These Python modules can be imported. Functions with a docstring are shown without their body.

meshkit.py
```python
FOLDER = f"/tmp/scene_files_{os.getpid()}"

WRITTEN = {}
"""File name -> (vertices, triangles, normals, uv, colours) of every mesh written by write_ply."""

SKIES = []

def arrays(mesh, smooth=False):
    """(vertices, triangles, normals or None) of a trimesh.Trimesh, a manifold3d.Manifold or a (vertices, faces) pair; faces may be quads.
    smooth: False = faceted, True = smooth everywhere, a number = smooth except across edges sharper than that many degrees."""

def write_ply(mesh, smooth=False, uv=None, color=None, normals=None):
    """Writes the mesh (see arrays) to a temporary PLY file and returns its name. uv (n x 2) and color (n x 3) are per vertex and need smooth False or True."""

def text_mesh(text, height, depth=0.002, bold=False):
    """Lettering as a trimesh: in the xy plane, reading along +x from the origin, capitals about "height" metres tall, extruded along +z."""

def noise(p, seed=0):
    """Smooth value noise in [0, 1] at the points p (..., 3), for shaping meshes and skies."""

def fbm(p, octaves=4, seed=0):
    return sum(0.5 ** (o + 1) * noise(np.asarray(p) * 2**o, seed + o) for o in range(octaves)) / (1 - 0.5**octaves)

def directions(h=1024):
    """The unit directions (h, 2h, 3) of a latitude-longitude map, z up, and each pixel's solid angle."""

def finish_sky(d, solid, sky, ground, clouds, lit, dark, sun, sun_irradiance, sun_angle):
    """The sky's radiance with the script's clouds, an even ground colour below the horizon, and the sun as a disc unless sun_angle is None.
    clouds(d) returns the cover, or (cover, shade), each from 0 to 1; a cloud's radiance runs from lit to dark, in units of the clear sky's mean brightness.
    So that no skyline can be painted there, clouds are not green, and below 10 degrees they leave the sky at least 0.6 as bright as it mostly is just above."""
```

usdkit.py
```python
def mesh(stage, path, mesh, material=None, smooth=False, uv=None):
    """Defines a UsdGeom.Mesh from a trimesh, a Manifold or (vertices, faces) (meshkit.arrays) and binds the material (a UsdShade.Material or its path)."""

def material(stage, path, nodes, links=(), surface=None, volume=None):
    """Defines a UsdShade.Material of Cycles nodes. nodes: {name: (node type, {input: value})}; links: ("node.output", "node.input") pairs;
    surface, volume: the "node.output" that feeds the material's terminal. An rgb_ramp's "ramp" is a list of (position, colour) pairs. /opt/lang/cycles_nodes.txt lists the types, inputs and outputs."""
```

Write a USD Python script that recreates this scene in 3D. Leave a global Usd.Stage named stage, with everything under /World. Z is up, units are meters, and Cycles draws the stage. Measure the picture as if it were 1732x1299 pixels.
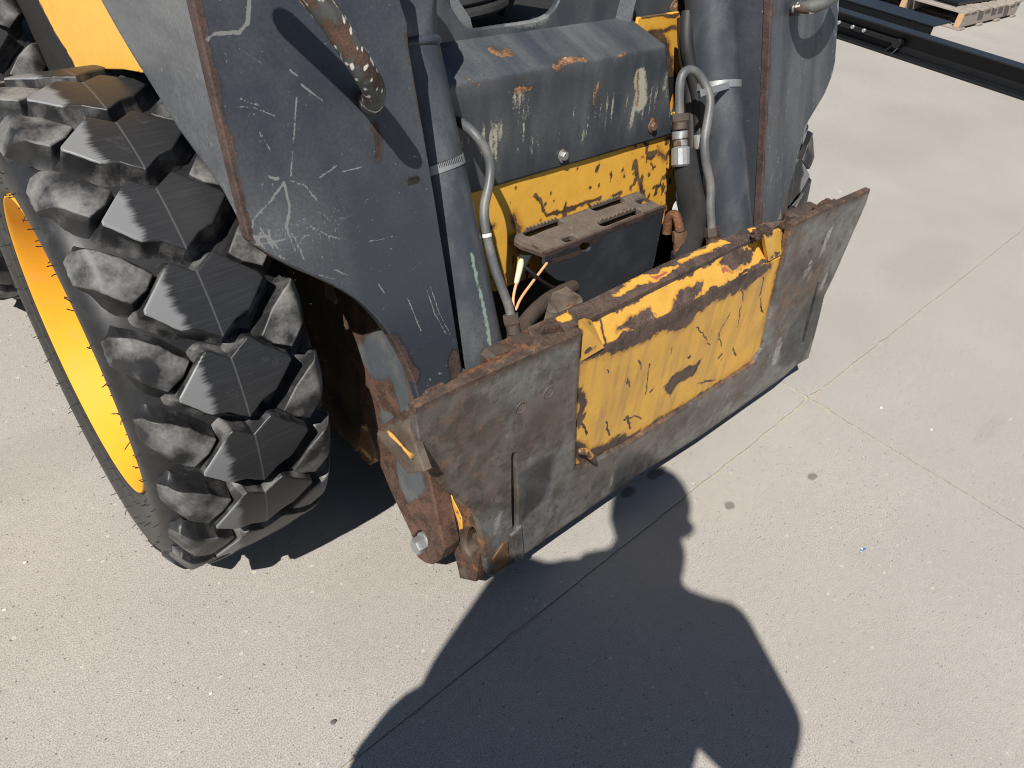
import math, random
import numpy as np, trimesh, usdkit, meshkit
import shapely
from shapely.geometry import Polygon, LineString, Point
from scipy.spatial import Delaunay
from scipy.spatial.transform import Rotation as Rot
from pxr import Usd, UsdGeom, UsdLux, UsdShade, Gf, Sdf, Vt

random.seed(4)
RNG = np.random.default_rng(4)
stage = Usd.Stage.CreateInMemory()
UsdGeom.SetStageUpAxis(stage, "Z")
UsdGeom.Xform.Define(stage, "/World")
UsdGeom.Scope.Define(stage, "/World/Looks")

# ------------------------------------------------------------------ camera
CW, CH, CF = 1732.0, 1299.0, 1280.0
EYE = np.array([0.0, 0.0, 1.2])
VR = np.array([(2504 - CW / 2), (-174 - CH / 2), CF]); VR /= np.linalg.norm(VR)      # machine width axis seen from the lens
VA = np.array([(1150 - CW / 2), (3200 - CH / 2), CF]); VA -= VR * (VA @ VR); VA /= np.linalg.norm(VA)
VB = np.cross(VR, VA)
VDOWN = math.cos(math.radians(18)) * VA + math.sin(math.radians(18)) * VB
VM = np.array([VR, np.cross(-VDOWN, VR), -VDOWN])                                   # rows: world axes in lens axes
cam = UsdGeom.Camera.Define(stage, "/World/camera")
right, up, back = VM[:, 0], -VM[:, 1], -VM[:, 2]
cam.AddTransformOp().Set(Gf.Matrix4d(*right, 0, *up, 0, *back, 0, *EYE, 1))
cam.CreateHorizontalApertureAttr(36.0)
cam.CreateVerticalApertureAttr(27.0)
cam.CreateFocalLengthAttr(36.0 * CF / CW)
cam.CreateFStopAttr(0.0)
cam.CreateFocusDistanceAttr(1.6)
cam.CreateClippingRangeAttr((0.02, 2000.0))
cam.CreateExposureAttr(0.42)

# ------------------------------------------------------------------ sky and sun
SUN = np.array([-0.5697, -0.2729, 0.7752]); SUN /= np.linalg.norm(SUN)
ELEV, ROTA = math.asin(SUN[2]), math.atan2(SUN[0], SUN[1])
sky = UsdLux.DomeLight.Define(stage, "/World/sky")
skym = usdkit.material(stage, "/World/Looks/sky_material", {
    "s": ("sky_texture", {"sky_type": "single_scattering", "sun_disc": False, "sun_elevation": ELEV, "sun_rotation": ROTA, "air_density": 0.95, "aerosol_density": 0.4}),
    "b": ("background_shader", {"strength": 0.05})}, [("s.color", "b.color")], surface="b.background")
UsdShade.MaterialBindingAPI.Apply(sky.GetPrim()).Bind(skym)
sky.GetPrim().SetCustomDataByKey("kind", "structure")
sky.GetPrim().SetCustomDataByKey("label", "clear blue daylight sky over the yard")
sun = UsdLux.DistantLight.Define(stage, "/World/sun")
sun.CreateIntensityAttr(1.25); sun.CreateAngleAttr(0.5); sun.CreateNormalizeAttr(True)
sun.CreateColorAttr(Gf.Vec3f(1.0, 0.955, 0.885))
zx = np.cross([0, 0, 1.0], SUN); zx /= np.linalg.norm(zx); zy = np.cross(SUN, zx)
sun.AddTransformOp().Set(Gf.Matrix4d(*zx, 0, *zy, 0, *SUN, 0, 0, 0, 20, 1))

# ------------------------------------------------------------------ helpers
def sight(px):
    r = VM @ np.array([px[0] - CW / 2, px[1] - CH / 2, CF]); return r / np.linalg.norm(r)

class Plane:
    """A flat surface of the machine: origin p0, in-plane axes u and v, outward normal n. uv() measures the photograph's outlines on it."""
    def __init__(s, p0, u, v):
        s.p0 = np.array(p0, float); s.u = np.array(u, float) / np.linalg.norm(u)
        v = np.array(v, float); v = v - s.u * (v @ s.u); s.v = v / np.linalg.norm(v)
        s.n = np.cross(s.u, s.v)
    def uv(s, pts):
        out = []
        for p in np.atleast_2d(pts):
            r = sight(p); q = EYE + r * (((s.p0 - EYE) @ s.n) / (r @ s.n)); out.append([(q - s.p0) @ s.u, (q - s.p0) @ s.v])
        return np.array(out)
    def P(s, uv, d=0.0):
        uv = np.atleast_2d(uv); return s.p0 + uv[:, :1] * s.u + uv[:, 1:2] * s.v + np.reshape(d, (-1, 1)) * s.n
    def at(s, px, d=0.0):
        return Plane(s.p0 + s.n * d, s.u, s.v).P(s.uv_at(px, d))
    def uv_at(s, px, d):
        q = Plane(s.p0 + s.n * d, s.u, s.v); return q.uv(px)
    def of(s, P):
        q = P - s.p0; return np.stack([q @ s.u, q @ s.v], 1)

used = {}
def path_for(parent, name):
    p = f"{parent}/{name}"; k = used.get(p, 0); used[p] = k + 1
    return p if k == 0 else f"{p}_{k:03d}"

bases = {"/World": np.zeros(3)}
def thing(name, label, cat, base=(0, 0, 0), group=None, kind=None):
    p = path_for("/World", name); x = UsdGeom.Xform.Define(stage, p); x.AddTranslateOp().Set(Gf.Vec3d(*map(float, base)))
    bases[p] = np.array(base, float); tag(x.GetPrim(), label, cat, group, kind); return p
def tag(prim, label=None, cat=None, group=None, kind=None):
    for k, v in (("label", label), ("category", cat), ("group", group), ("kind", kind)):
        if v: prim.SetCustomDataByKey(k, v)
def base_of(p):
    while p not in bases: p = p.rsplit("/", 1)[0]
    return bases[p]

def put(parent, name, mesh, mat, smooth=35, wear=None, label=None, cat=None, group=None, kind=None):
    """One Mesh prim; wear(points) gives rust, bare metal and dust per vertex."""
    v, f, n = meshkit.arrays(mesh, smooth)
    p = path_for(parent, name)
    m = UsdGeom.Mesh.Define(stage, p)
    m.CreatePointsAttr(Vt.Vec3fArray.FromNumpy((v - base_of(parent)).astype(np.float32)))
    m.CreateFaceVertexCountsAttr(Vt.IntArray.FromNumpy(np.full(len(f), 3, np.int32)))
    m.CreateFaceVertexIndicesAttr(Vt.IntArray.FromNumpy(f.astype(np.int32).ravel()))
    m.CreateSubdivisionSchemeAttr("none")
    if n is not None:
        m.CreateNormalsAttr(Vt.Vec3fArray.FromNumpy(n.astype(np.float32))); m.SetNormalsInterpolation("vertex")
    w = np.zeros((len(v), 3)) if wear is None else np.clip(wear(v), 0, 1)
    UsdGeom.PrimvarsAPI(m).CreatePrimvar("wear", Sdf.ValueTypeNames.Color3fArray, "vertex").Set(Vt.Vec3fArray.FromNumpy(w.astype(np.float32)))
    UsdShade.MaterialBindingAPI.Apply(m.GetPrim()).Bind(mat)
    tag(m.GetPrim(), label, cat, group, kind)
    return p

def cat_mesh(ms): return trimesh.util.concatenate(ms)

def slab(pl, poly, t, grid=0.004, bev=0.0015, wave=0.0, seed=0):
    """A plate cut to an outline on a plane: fine front, chamfered rim, flat back."""
    poly = poly if isinstance(poly, Polygon) else Polygon(poly)
    poly = poly.buffer(0)
    if poly.geom_type != "Polygon": poly = max(poly.geoms, key=lambda g: g.area)
    poly = shapely.segmentize(shapely.geometry.polygon.orient(poly), grid * 1.5)
    inner = poly.buffer(-bev)
    rings = [np.array(r.coords)[:-1] for r in (poly.exterior, *poly.interiors)]
    pts, dep = [np.vstack(rings)], [np.full(sum(map(len, rings)), bev)]
    nb = len(pts[0])
    for g in (inner.geoms if hasattr(inner, "geoms") else [inner]):
        if g.is_empty: continue
        for r in (g.exterior, *g.interiors):
            c = np.array(shapely.segmentize(r, grid * 1.5).coords)[:-1]; pts.append(c); dep.append(np.zeros(len(c)))
    x0, y0, x1, y1 = poly.bounds
    gx, gy = np.meshgrid(np.arange(x0, x1, grid), np.arange(y0, y1, grid))
    gp = np.stack([gx.ravel(), gy.ravel()], 1) + np.random.default_rng(seed).uniform(-.15, .15, (gx.size, 2)) * grid
    deep = poly.buffer(-bev - grid * .5)
    gp = gp[shapely.contains_xy(deep, gp[:, 0], gp[:, 1])] if not deep.is_empty else gp[:0]
    pts.append(gp); dep.append(np.zeros(len(gp)))
    pts, dep = np.vstack(pts), np.concatenate(dep)
    tri = Delaunay(pts).simplices
    c = pts[tri].mean(1); tri = tri[shapely.contains_xy(poly, c[:, 0], c[:, 1])]
    a, b, cc = pts[tri[:, 0]], pts[tri[:, 1]], pts[tri[:, 2]]
    flip = (b[:, 0] - a[:, 0]) * (cc[:, 1] - a[:, 1]) - (b[:, 1] - a[:, 1]) * (cc[:, 0] - a[:, 0]) < 0
    tri[flip] = tri[flip][:, ::-1]
    d = -dep
    if wave: d = d + wave * (meshkit.fbm(np.c_[pts * 9, np.full(len(pts), seed)], 3, seed) - .5) * 2
    n0 = len(pts); V = [pl.P(pts, d)]; F = [tri]
    backv = pl.P(pts[:nb], -t); V.append(backv)
    k = 0
    for r in rings:
        i = np.arange(len(r)) + k; j = np.roll(i, -1); k += len(r)
        F += [np.stack([i, n0 + i, n0 + j], 1), np.stack([i, n0 + j, j], 1)]
    bt = Delaunay(pts[:nb]).simplices; c = pts[:nb][bt].mean(1); bt = bt[shapely.contains_xy(poly, c[:, 0], c[:, 1])]
    a, b, cc = pts[bt[:, 0]], pts[bt[:, 1]], pts[bt[:, 2]]
    flip = (b[:, 0] - a[:, 0]) * (cc[:, 1] - a[:, 1]) - (b[:, 1] - a[:, 1]) * (cc[:, 0] - a[:, 0]) > 0
    bt[flip] = bt[flip][:, ::-1]
    F.append(n0 + bt)
    m = trimesh.Trimesh(np.vstack(V), np.vstack(F), process=False)
    return m

def chaikin(pts, n=2, closed=False):
    p = np.array(pts, float)
    for _ in range(n):
        if closed: q = np.roll(p, -1, 0); p = np.stack([p * .75 + q * .25, p * .25 + q * .75], 1).reshape(-1, p.shape[1])
        else:
            m = np.stack([p[:-1] * .75 + p[1:] * .25, p[:-1] * .25 + p[1:] * .75], 1).reshape(-1, p.shape[1]); p = np.vstack([p[:1], m, p[-1:]])
    return p

def tube(pts, r, seg=14, smooth=3, cap=True):
    p = chaikin(pts, smooth) if smooth else np.array(pts, float)
    r = np.broadcast_to(r, len(p)) if np.ndim(r) == 0 else np.interp(np.linspace(0, 1, len(p)), np.linspace(0, 1, len(r)), r)
    t = np.gradient(p, axis=0); t /= np.linalg.norm(t, axis=1, keepdims=True)
    n = np.cross(t[0], [0.3, 0.5, 0.8]); n /= np.linalg.norm(n); V = []
    for i in range(len(p)):
        n = n - t[i] * (n @ t[i]); n /= np.linalg.norm(n); b = np.cross(t[i], n)
        a = np.arange(seg) / seg * 2 * np.pi
        V.append(p[i] + r[i] * (np.cos(a)[:, None] * n + np.sin(a)[:, None] * b))
    V = np.vstack(V); F = []
    for i in range(len(p) - 1):
        a = i * seg + np.arange(seg); b = i * seg + (np.arange(seg) + 1) % seg
        F += [np.stack([a, b, b + seg], 1), np.stack([a, b + seg, a + seg], 1)]
    if cap:
        k = len(V); V = np.vstack([V, p[:1], p[-1:]]); a = np.arange(seg); b = (a + 1) % seg; o = (len(p) - 1) * seg
        F += [np.stack([b, a, np.full(seg, k)], 1), np.stack([o + a, o + b, np.full(seg, k + 1)], 1)]
    return trimesh.Trimesh(V, np.vstack(F), process=False)

def lathe(prof, o, axis, seg=32, ph=0.0, a0=0, a1=2 * np.pi):
    """prof: (distance along the axis, radius)."""
    axis = np.array(axis, float) / np.linalg.norm(axis)
    e = np.cross(axis, [0.21, 0.37, 0.9]); e /= np.linalg.norm(e); g = np.cross(axis, e)
    prof = np.array(prof, float); a = ph + np.arange(seg) / seg * 2 * np.pi
    V = np.vstack([np.array(o) + h * axis + r * (np.cos(a)[:, None] * e + np.sin(a)[:, None] * g) for h, r in prof]); F = []
    for i in range(len(prof) - 1):
        p = i * seg + np.arange(seg); q = i * seg + (np.arange(seg) + 1) % seg
        F += [np.stack([p, q, q + seg], 1), np.stack([p, q + seg, p + seg], 1)]
    return trimesh.Trimesh(V, np.vstack(F), process=False)
def rod(a, b, r, seg=24, ch=0.0015):
    a, b = np.array(a, float), np.array(b, float); L = np.linalg.norm(b - a)
    return lathe([(0, 1e-5), (0, r - ch), (ch, r), (L - ch, r), (L, r - ch), (L, 1e-5)], a, b - a, seg)
def hexnut(o, axis, r, h):
    return lathe([(0, 1e-5), (0, r), (h * .8, r), (h, r * .86), (h, 1e-5)], o, axis, 6)

def box(c, size, ax=None, ch=0.003):
    """A box with chamfered edges; ax: rows are its axes."""
    s = np.array(size, float) / 2; ch = min(ch, s.min() * .45); pts = []
    for sx in (-1, 1):
        for sy in (-1, 1):
            for sz in (-1, 1):
                for k in range(3):
                    q = s - ch; q[k] = s[k]; pts.append(q * [sx, sy, sz])
    pts = np.array(pts)
    if ax is not None: pts = pts @ np.array(ax, float)
    return trimesh.convex.convex_hull(pts + np.array(c, float))
def dense(m, e):
    v, f = trimesh.remesh.subdivide_to_size(m.vertices, m.faces, e, max_iter=12); return trimesh.Trimesh(v, f, process=True)
def hull(pts): return trimesh.convex.convex_hull(np.array(pts, float))
def prism(pl, poly, t, bev=0.002):
    return slab(pl, poly, t, grid=0.02, bev=bev)

# distances for wear
def dline(uv, line):
    line = np.atleast_2d(line); best = np.full(len(uv), 9.0)
    if len(line) == 1: return np.linalg.norm(uv - line[0], axis=1)
    for a, b in zip(line[:-1], line[1:]):
        ab = b - a; t = np.clip(((uv - a) @ ab) / max(ab @ ab, 1e-12), 0, 1); best = np.minimum(best, np.linalg.norm(uv - a - t[:, None] * ab, axis=1))
    return best
def near(uv, line, r, soft=None):
    """1 on the line, falling through 0.5 at distance r."""
    return np.clip(1 - .5 * dline(uv, line) / r, 0, 1)
def inside(uv, poly, soft):
    g = Polygon(poly).buffer(0); b = dline(uv, np.vstack([poly, poly[:1]])); s = np.where(shapely.contains_xy(g, uv[:, 0], uv[:, 1]), b, -b)
    return np.clip(.5 + .5 * s / soft, 0, 1)
def warp(uv, amp, freq, seed=0):
    z = np.zeros(len(uv)); return uv + amp * np.stack([meshkit.fbm(np.c_[uv * freq, z + 3.3 + seed], 3, seed) - .5, meshkit.fbm(np.c_[uv * freq, z + 9.1 + seed], 3, seed + 7) - .5], 1) * 2
def fb(uv, freq, seed=0, oct=4):
    f = np.broadcast_to(freq, 2); return meshkit.fbm(np.c_[uv * f, np.full(len(uv), .37 + seed)], oct, seed)
def scatter_marks(uv, n, lo, hi, length, rad, seed, angle=None, spread=3.2):
    """Random scratches: strength at uv."""
    r = np.random.default_rng(seed); out = np.zeros(len(uv))
    for _ in range(n):
        c = r.uniform(lo, hi); a = r.uniform(0, np.pi) if angle is None else r.normal(angle, spread); L = length * r.lognormal(0, .6); bend = r.normal(0, .15)
        d = np.array([math.cos(a), math.sin(a)]); e = np.array([-d[1], d[0]])
        ln = np.array([c - d * L / 2, c + e * bend * L, c + d * L / 2])
        k = (np.abs(uv - c) < L + .01).all(1)
        if k.any(): out[k] = np.maximum(out[k], near(uv[k], ln, rad * r.uniform(.5, 1.2)) * r.uniform(.6, 1.0))
    return out

# ------------------------------------------------------------------ materials
def worn(name, paint, bare=(.42, .41, .38), rust=((.030, .017, .012), (.075, .038, .023), (.22, .085, .025)), dust=(.40, .36, .29), rough=.42, metal=0.0, spec=.5, mottle=.18, grain=1.0, rustbump=.5, soft=(.44, .56), patina=None, cloud=.5):
    N = {"at": ("attribute", {"attribute": "wear"}), "sp": ("separate_color", {}), "g": ("geometry", {}),
         "nf": ("noise_texture", {"scale": 260.0 * grain, "detail": 5.0, "roughness": .65}),
         "nm": ("noise_texture", {"scale": 38.0 * grain, "detail": 6.0, "roughness": .62}),
         "nl": ("noise_texture", {"scale": 7.0, "detail": 4.0}),
         "mx": ("math", {"math_type": "multiply_add", "value2": .55, "value3": 0.0}), "m0": ("math", {"math_type": "subtract", "value2": .5}),
         "my": ("math", {"math_type": "multiply_add", "value2": .45}), "m1": ("math", {"math_type": "subtract", "value2": .5}),
         "ra": ("math", {"math_type": "add"}), "rb": ("math", {"math_type": "add"}),
         "rm": ("map_range", {"range_type": "smoothstep", "from_min": soft[0], "from_max": soft[1], "clamp": True}),
         "ga": ("math", {"math_type": "add"}), "gm": ("map_range", {"range_type": "smoothstep", "from_min": .40, "from_max": .62, "clamp": True}),
         "dn": ("mix_float", {"fac": cloud}), "da": ("math", {"math_type": "multiply"}), "dm": ("map_range", {"from_min": 0.05, "from_max": .62, "clamp": True}),
         "pn": ("mix_float", {"fac": .5}), "pv": ("map_range", {"from_min": .32, "from_max": .68, "to_min": 1 - mottle, "to_max": 1 + mottle}),
         "pc": ("mix", {"mix_type": "multiply", "fac": 1.0, "color1": paint}), "cv": ("combine_color", {}),
         "rr": ("rgb_ramp", {"ramp": [(0.0, tuple(.6 * c for c in rust[0])), (.30, rust[0]), (.58, rust[1]), (.82, tuple(.55 * a + .45 * b for a, b in zip(rust[1], rust[2]))), (1.0, rust[2])]}), "rx": ("math", {"math_type": "multiply_add", "value2": .42}), "rx2": ("math", {"math_type": "multiply_add", "value2": .22}), "rx3": ("math", {"math_type": "multiply", "value2": .36}), "rx4": ("map_range", {"from_min": .36, "from_max": .64, "clamp": True}),
         "c1": ("mix", {"color2": dust}), "c2": ("mix", {"color2": bare}), "c3": ("mix", {}),
         "ro": ("mix_float", {"a": rough, "b": .82}), "ro2": ("math", {"math_type": "multiply_add", "value2": .22, "value3": -.11}), "ro3": ("math", {"math_type": "add", "use_clamp": True}),
         "h1": ("math", {"math_type": "multiply"}), "h2": ("math", {"math_type": "multiply_add", "value2": -.6}),
         "bp": ("bump", {"strength": rustbump, "distance": .0022}),
         "me": ("mix_float", {"a": metal, "b": 0.0}),
         "hl": ("map_range", {"range_type": "smoothstep", "from_min": soft[0] - .24, "from_max": soft[0] + .02, "to_max": .55, "clamp": True}), "hc": ("mix", {"mix_type": "multiply", "color2": (.52, .36, .26)}),
         "p": ("principled_bsdf", {"specular_ior_level": spec})}
    L = [("at.color", "sp.color"), ("g.position", "nf.vector"), ("g.position", "nm.vector"), ("g.position", "nl.vector"),
         ("nf.fac", "m0.value1"), ("m0.value", "mx.value1"), ("nm.fac", "m1.value1"), ("m1.value", "my.value1"), ("mx.value", "my.value3"),
         ("sp.r", "ra.value1"), ("my.value", "ra.value2"), ("ra.value", "rm.value"),
         ("sp.g", "ga.value1"), ("mx.value", "ga.value2"), ("ga.value", "gm.value"),
         ("nf.fac", "dn.a"), ("nm.fac", "dn.b"), ("dn.result", "da.value1"), ("sp.b", "da.value2"), ("da.value", "dm.value"),
         ("nf.fac", "pn.a"), ("nm.fac", "pn.b"), ("pn.result", "pv.value"), ("pv.result", "cv.r"), ("pv.result", "cv.g"), ("pv.result", "cv.b"), ("cv.color", "pc.color2"),
         ("nl.fac", "rx2.value1"), ("nm.fac", "rx.value1"), ("nf.fac", "rx3.value1"), ("rx3.value", "rx2.value3"), ("rx2.value", "rx.value3"), ("rx.value", "rx4.value"), ("rx4.result", "rr.fac"),
         ("ra.value", "hl.value"), ("hl.result", "hc.fac"), ("pc.color", "hc.color1"), ("dm.result", "c1.fac"), ("hc.color", "c1.color1"), ("gm.result", "c2.fac"), ("c1.color", "c2.color1"),
         ("rm.result", "c3.fac"), ("c2.color", "c3.color1"), ("rr.color", "c3.color2"), ("c3.color", "p.base_color"),
         ("rm.result", "ro.fac"), ("nm.fac", "ro2.value1"), ("ro.result", "ro3.value1"), ("ro2.value", "ro3.value2"), ("ro3.value", "p.roughness"),
         ("rm.result", "me.fac"), ("me.result", "p.metallic"),
         ("nf.fac", "h1.value1"), ("rm.result", "h1.value2"), ("rm.result", "h2.value1"), ("h1.value", "h2.value3"), ("h2.value", "bp.height"), ("bp.normal", "p.normal")]
    if patina:                                                         # blotched bare metal: two more tones through the paint colour
        N |= {"q1": ("noise_texture", {"scale": 13.0, "detail": 9.0, "roughness": .68, "distortion": .4}), "q2": ("noise_texture", {"scale": 28.0, "detail": 8.0, "roughness": .72, "distortion": .8}),
              "qa": ("map_range", {"from_min": .44, "from_max": .60, "to_max": .85, "clamp": True}), "qb": ("map_range", {"from_min": .50, "from_max": .68, "to_max": .75, "clamp": True}), "qc": ("mix", {"color1": paint, "color2": patina[0]}), "qd": ("mix", {"color2": patina[1]})}
        L += [("g.position", "q1.vector"), ("g.position", "q2.vector"), ("q1.fac", "qa.value"), ("q2.fac", "qb.value"), ("qa.result", "qc.fac"), ("qc.color", "qd.color1"), ("qb.result", "qd.fac"), ("qd.color", "pc.color1")]
    return usdkit.material(stage, f"/World/Looks/{name}", N, L, surface="p.BSDF")

M = {}
GREYRUST = ((.036, .022, .018), (.062, .038, .031), (.115, .066, .045))
M["grey_paint"] = worn("grey_paint", (.037, .0425, .053), bare=(.19, .195, .19), rust=GREYRUST, rough=.40, dust=(.20, .205, .21), mottle=.10, cloud=.25)
M["cover_paint"] = worn("cover_paint", (.037, .043, .054), bare=(.40, .38, .29), rust=((.07, .038, .022), (.20, .10, .045), (.50, .30, .15)), rough=.42, dust=(.19, .20, .19), mottle=.12, cloud=.25)
M["yellow_paint"] = worn("yellow_paint", (.80, .43, .062), bare=(.75, .50, .14), rust=((.055, .032, .018), (.12, .07, .034), (.26, .15, .06)), rough=.38, mottle=.10, dust=(.66, .40, .13))
M["coupler_yellow"] = worn("coupler_yellow", (.62, .34, .054), bare=(.34, .09, .06), rough=.50, mottle=.14, dust=(.30, .17, .07), rust=((.046, .030, .024), (.092, .060, .046), (.15, .095, .07)))
M["plate_steel"] = worn("plate_steel", (.185, .184, .177), bare=(.40, .40, .385), rust=((.040, .027, .020), (.080, .051, .035), (.30, .14, .058)), dust=(.034, .034, .032), rough=.50, mottle=.22, metal=.2, rustbump=.12, soft=(.20, .74), patina=((.085, .079, .072), (.290, .288, .278)))
M["rust_steel"] = worn("rust_steel", (.062, .044, .034), bare=(.25, .21, .17), rust=((.030, .018, .013), (.072, .036, .022), (.30, .11, .028)), rough=.7, mottle=.4, dust=(.32, .27, .20))
M["orange_rust"] = worn("orange_rust", (.13, .068, .035), bare=(.5, .32, .12), rust=((.05, .025, .015), (.14, .055, .02), (.42, .17, .035)), rough=.75, mottle=.5, rustbump=.8)
M["leg_paint"] = worn("leg_paint", (.072, .082, .092), bare=(.30, .28, .25), rust=((.040, .022, .015), (.095, .050, .034), (.17, .085, .055)), rough=.6, mottle=.2, dust=(.25, .22, .18))
M["zinc"] = worn("zinc", (.36, .37, .37), bare=(.65, .65, .64), rough=.42, metal=.6, mottle=.12)
M["tube_steel"] = worn("tube_steel", (.082, .085, .090), bare=(.4, .4, .38), rough=.48, mottle=.15)
M["cylinder_paint"] = worn("cylinder_paint", (.040, .0465, .056), bare=(.20, .265, .22), rust=GREYRUST, rough=.40, dust=(.20, .205, .21), mottle=.10, cloud=.25)
M["black_rubber"] = worn("black_rubber", (.018, .018, .019), bare=(.2, .2, .2), rough=.6, mottle=.2, dust=(.14, .13, .12))
def tyre_material(name):
    """Rubber: worn.g = worn crown of a block, worn.b = dust; lug = (across, along, block) for the rubbed streaks and the mould line."""
    N = {"at": ("attribute", {"attribute": "wear"}), "sp": ("separate_color", {}), "lu": ("attribute", {"attribute": "lug"}), "ls": ("separate_color", {}), "g": ("geometry", {}),
         "mp": ("mapping", {"scale": (16, 420, 7)}), "st": ("noise_texture", {"scale": 1.0, "detail": 5.0, "roughness": .65}),
         "mq": ("mapping", {"scale": (5, 45, 7)}), "sw": ("noise_texture", {"scale": 1.0, "detail": 2.0}),
         "nf": ("noise_texture", {"scale": 200.0, "detail": 6.0, "roughness": .7}), "nm": ("noise_texture", {"scale": 42.0, "detail": 6.0, "roughness": .66}),
         "e0": ("math", {"math_type": "multiply_add", "value2": .020, "value3": -.010}), "e1": ("math", {"math_type": "multiply_add", "value2": .026, "value3": -.013}), "e2": ("math", {"math_type": "add"}), "e3": ("math", {"math_type": "subtract"}),
         "fl": ("map_range", {"range_type": "smoothstep", "from_min": .034, "from_max": .046, "clamp": True}), "fm": ("math", {"math_type": "multiply"}),
         "ab": ("math", {"math_type": "absolute"}), "ln": ("map_range", {"from_min": .0006, "from_max": .0016, "to_min": .22, "to_max": 0.0, "clamp": True}), "lm": ("math", {"math_type": "multiply"}), "mx": ("math", {"math_type": "maximum"}), "fa": ("math", {"math_type": "multiply", "value2": .8}),
         "sc": ("rgb_ramp", {"ramp": [(.25, (.013, .0135, .015)), (.5, (.018, .0185, .0205)), (.72, (.027, .028, .0305))]}),
         "sd": ("rgb_ramp", {"ramp": [(.3, (.010, .010, .011)), (.7, (.024, .024, .025))]}),
         "c0": ("mix", {}), "c1": ("mix", {"color2": (.21, .215, .22)}), "c2": ("mix", {"color2": (.175, .172, .166)}),
         "da": ("mix_float", {"fac": .45}), "dm": ("math", {"math_type": "multiply"}), "dr": ("map_range", {"from_min": .13, "from_max": .40, "clamp": True}),
         "ro": ("map_range", {"to_min": .44, "to_max": .72}), "bp": ("bump", {"strength": .22, "distance": .0012}), "p": ("principled_bsdf", {"specular_ior_level": .42})}
    L = [("at.color", "sp.color"), ("lu.color", "ls.color"), ("lu.vector", "mp.vector"), ("lu.vector", "mq.vector"), ("mp.vector", "st.vector"), ("mq.vector", "sw.vector"), ("g.position", "nf.vector"), ("g.position", "nm.vector"),
         ("st.fac", "e0.value1"), ("sw.fac", "e1.value1"), ("e0.value", "e2.value1"), ("e1.value", "e2.value2"), ("e2.value", "e3.value1"), ("ls.r", "e3.value2"), ("e3.value", "fl.value"), ("fl.result", "fm.value1"), ("sp.g", "fm.value2"),
         ("ls.r", "ab.value1"), ("ab.value", "ln.value"), ("ln.result", "lm.value1"), ("sp.g", "lm.value2"), ("fm.value", "fa.value1"), ("fa.value", "mx.value1"), ("lm.value", "mx.value2"),
         ("st.fac", "sc.fac"), ("nm.fac", "sd.fac"), ("sp.g", "c0.fac"), ("sd.color", "c0.color1"), ("sc.color", "c0.color2"), ("mx.value", "c1.fac"), ("c0.color", "c1.color1"),
         ("nf.fac", "da.a"), ("nm.fac", "da.b"), ("da.result", "dm.value1"), ("sp.b", "dm.value2"), ("dm.value", "dr.value"), ("dr.result", "c2.fac"), ("c1.color", "c2.color1"), ("c2.color", "p.base_color"),
         ("dr.result", "ro.value"), ("ro.result", "p.roughness"), ("nm.fac", "bp.height"), ("bp.normal", "p.normal")]
    return usdkit.material(stage, f"/World/Looks/{name}", N, L, surface="p.BSDF")
M["tyre_rubber"] = tyre_material("tyre_rubber")
M["rim_yellow"] = worn("rim_yellow", (.68, .325, .022), rough=.62, spec=.25, mottle=.05, dust=(.5, .3, .1))
M["dark_frame"] = worn("dark_frame", (.014, .013, .012), rough=.75, mottle=.4, dust=(.22, .16, .10))
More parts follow.
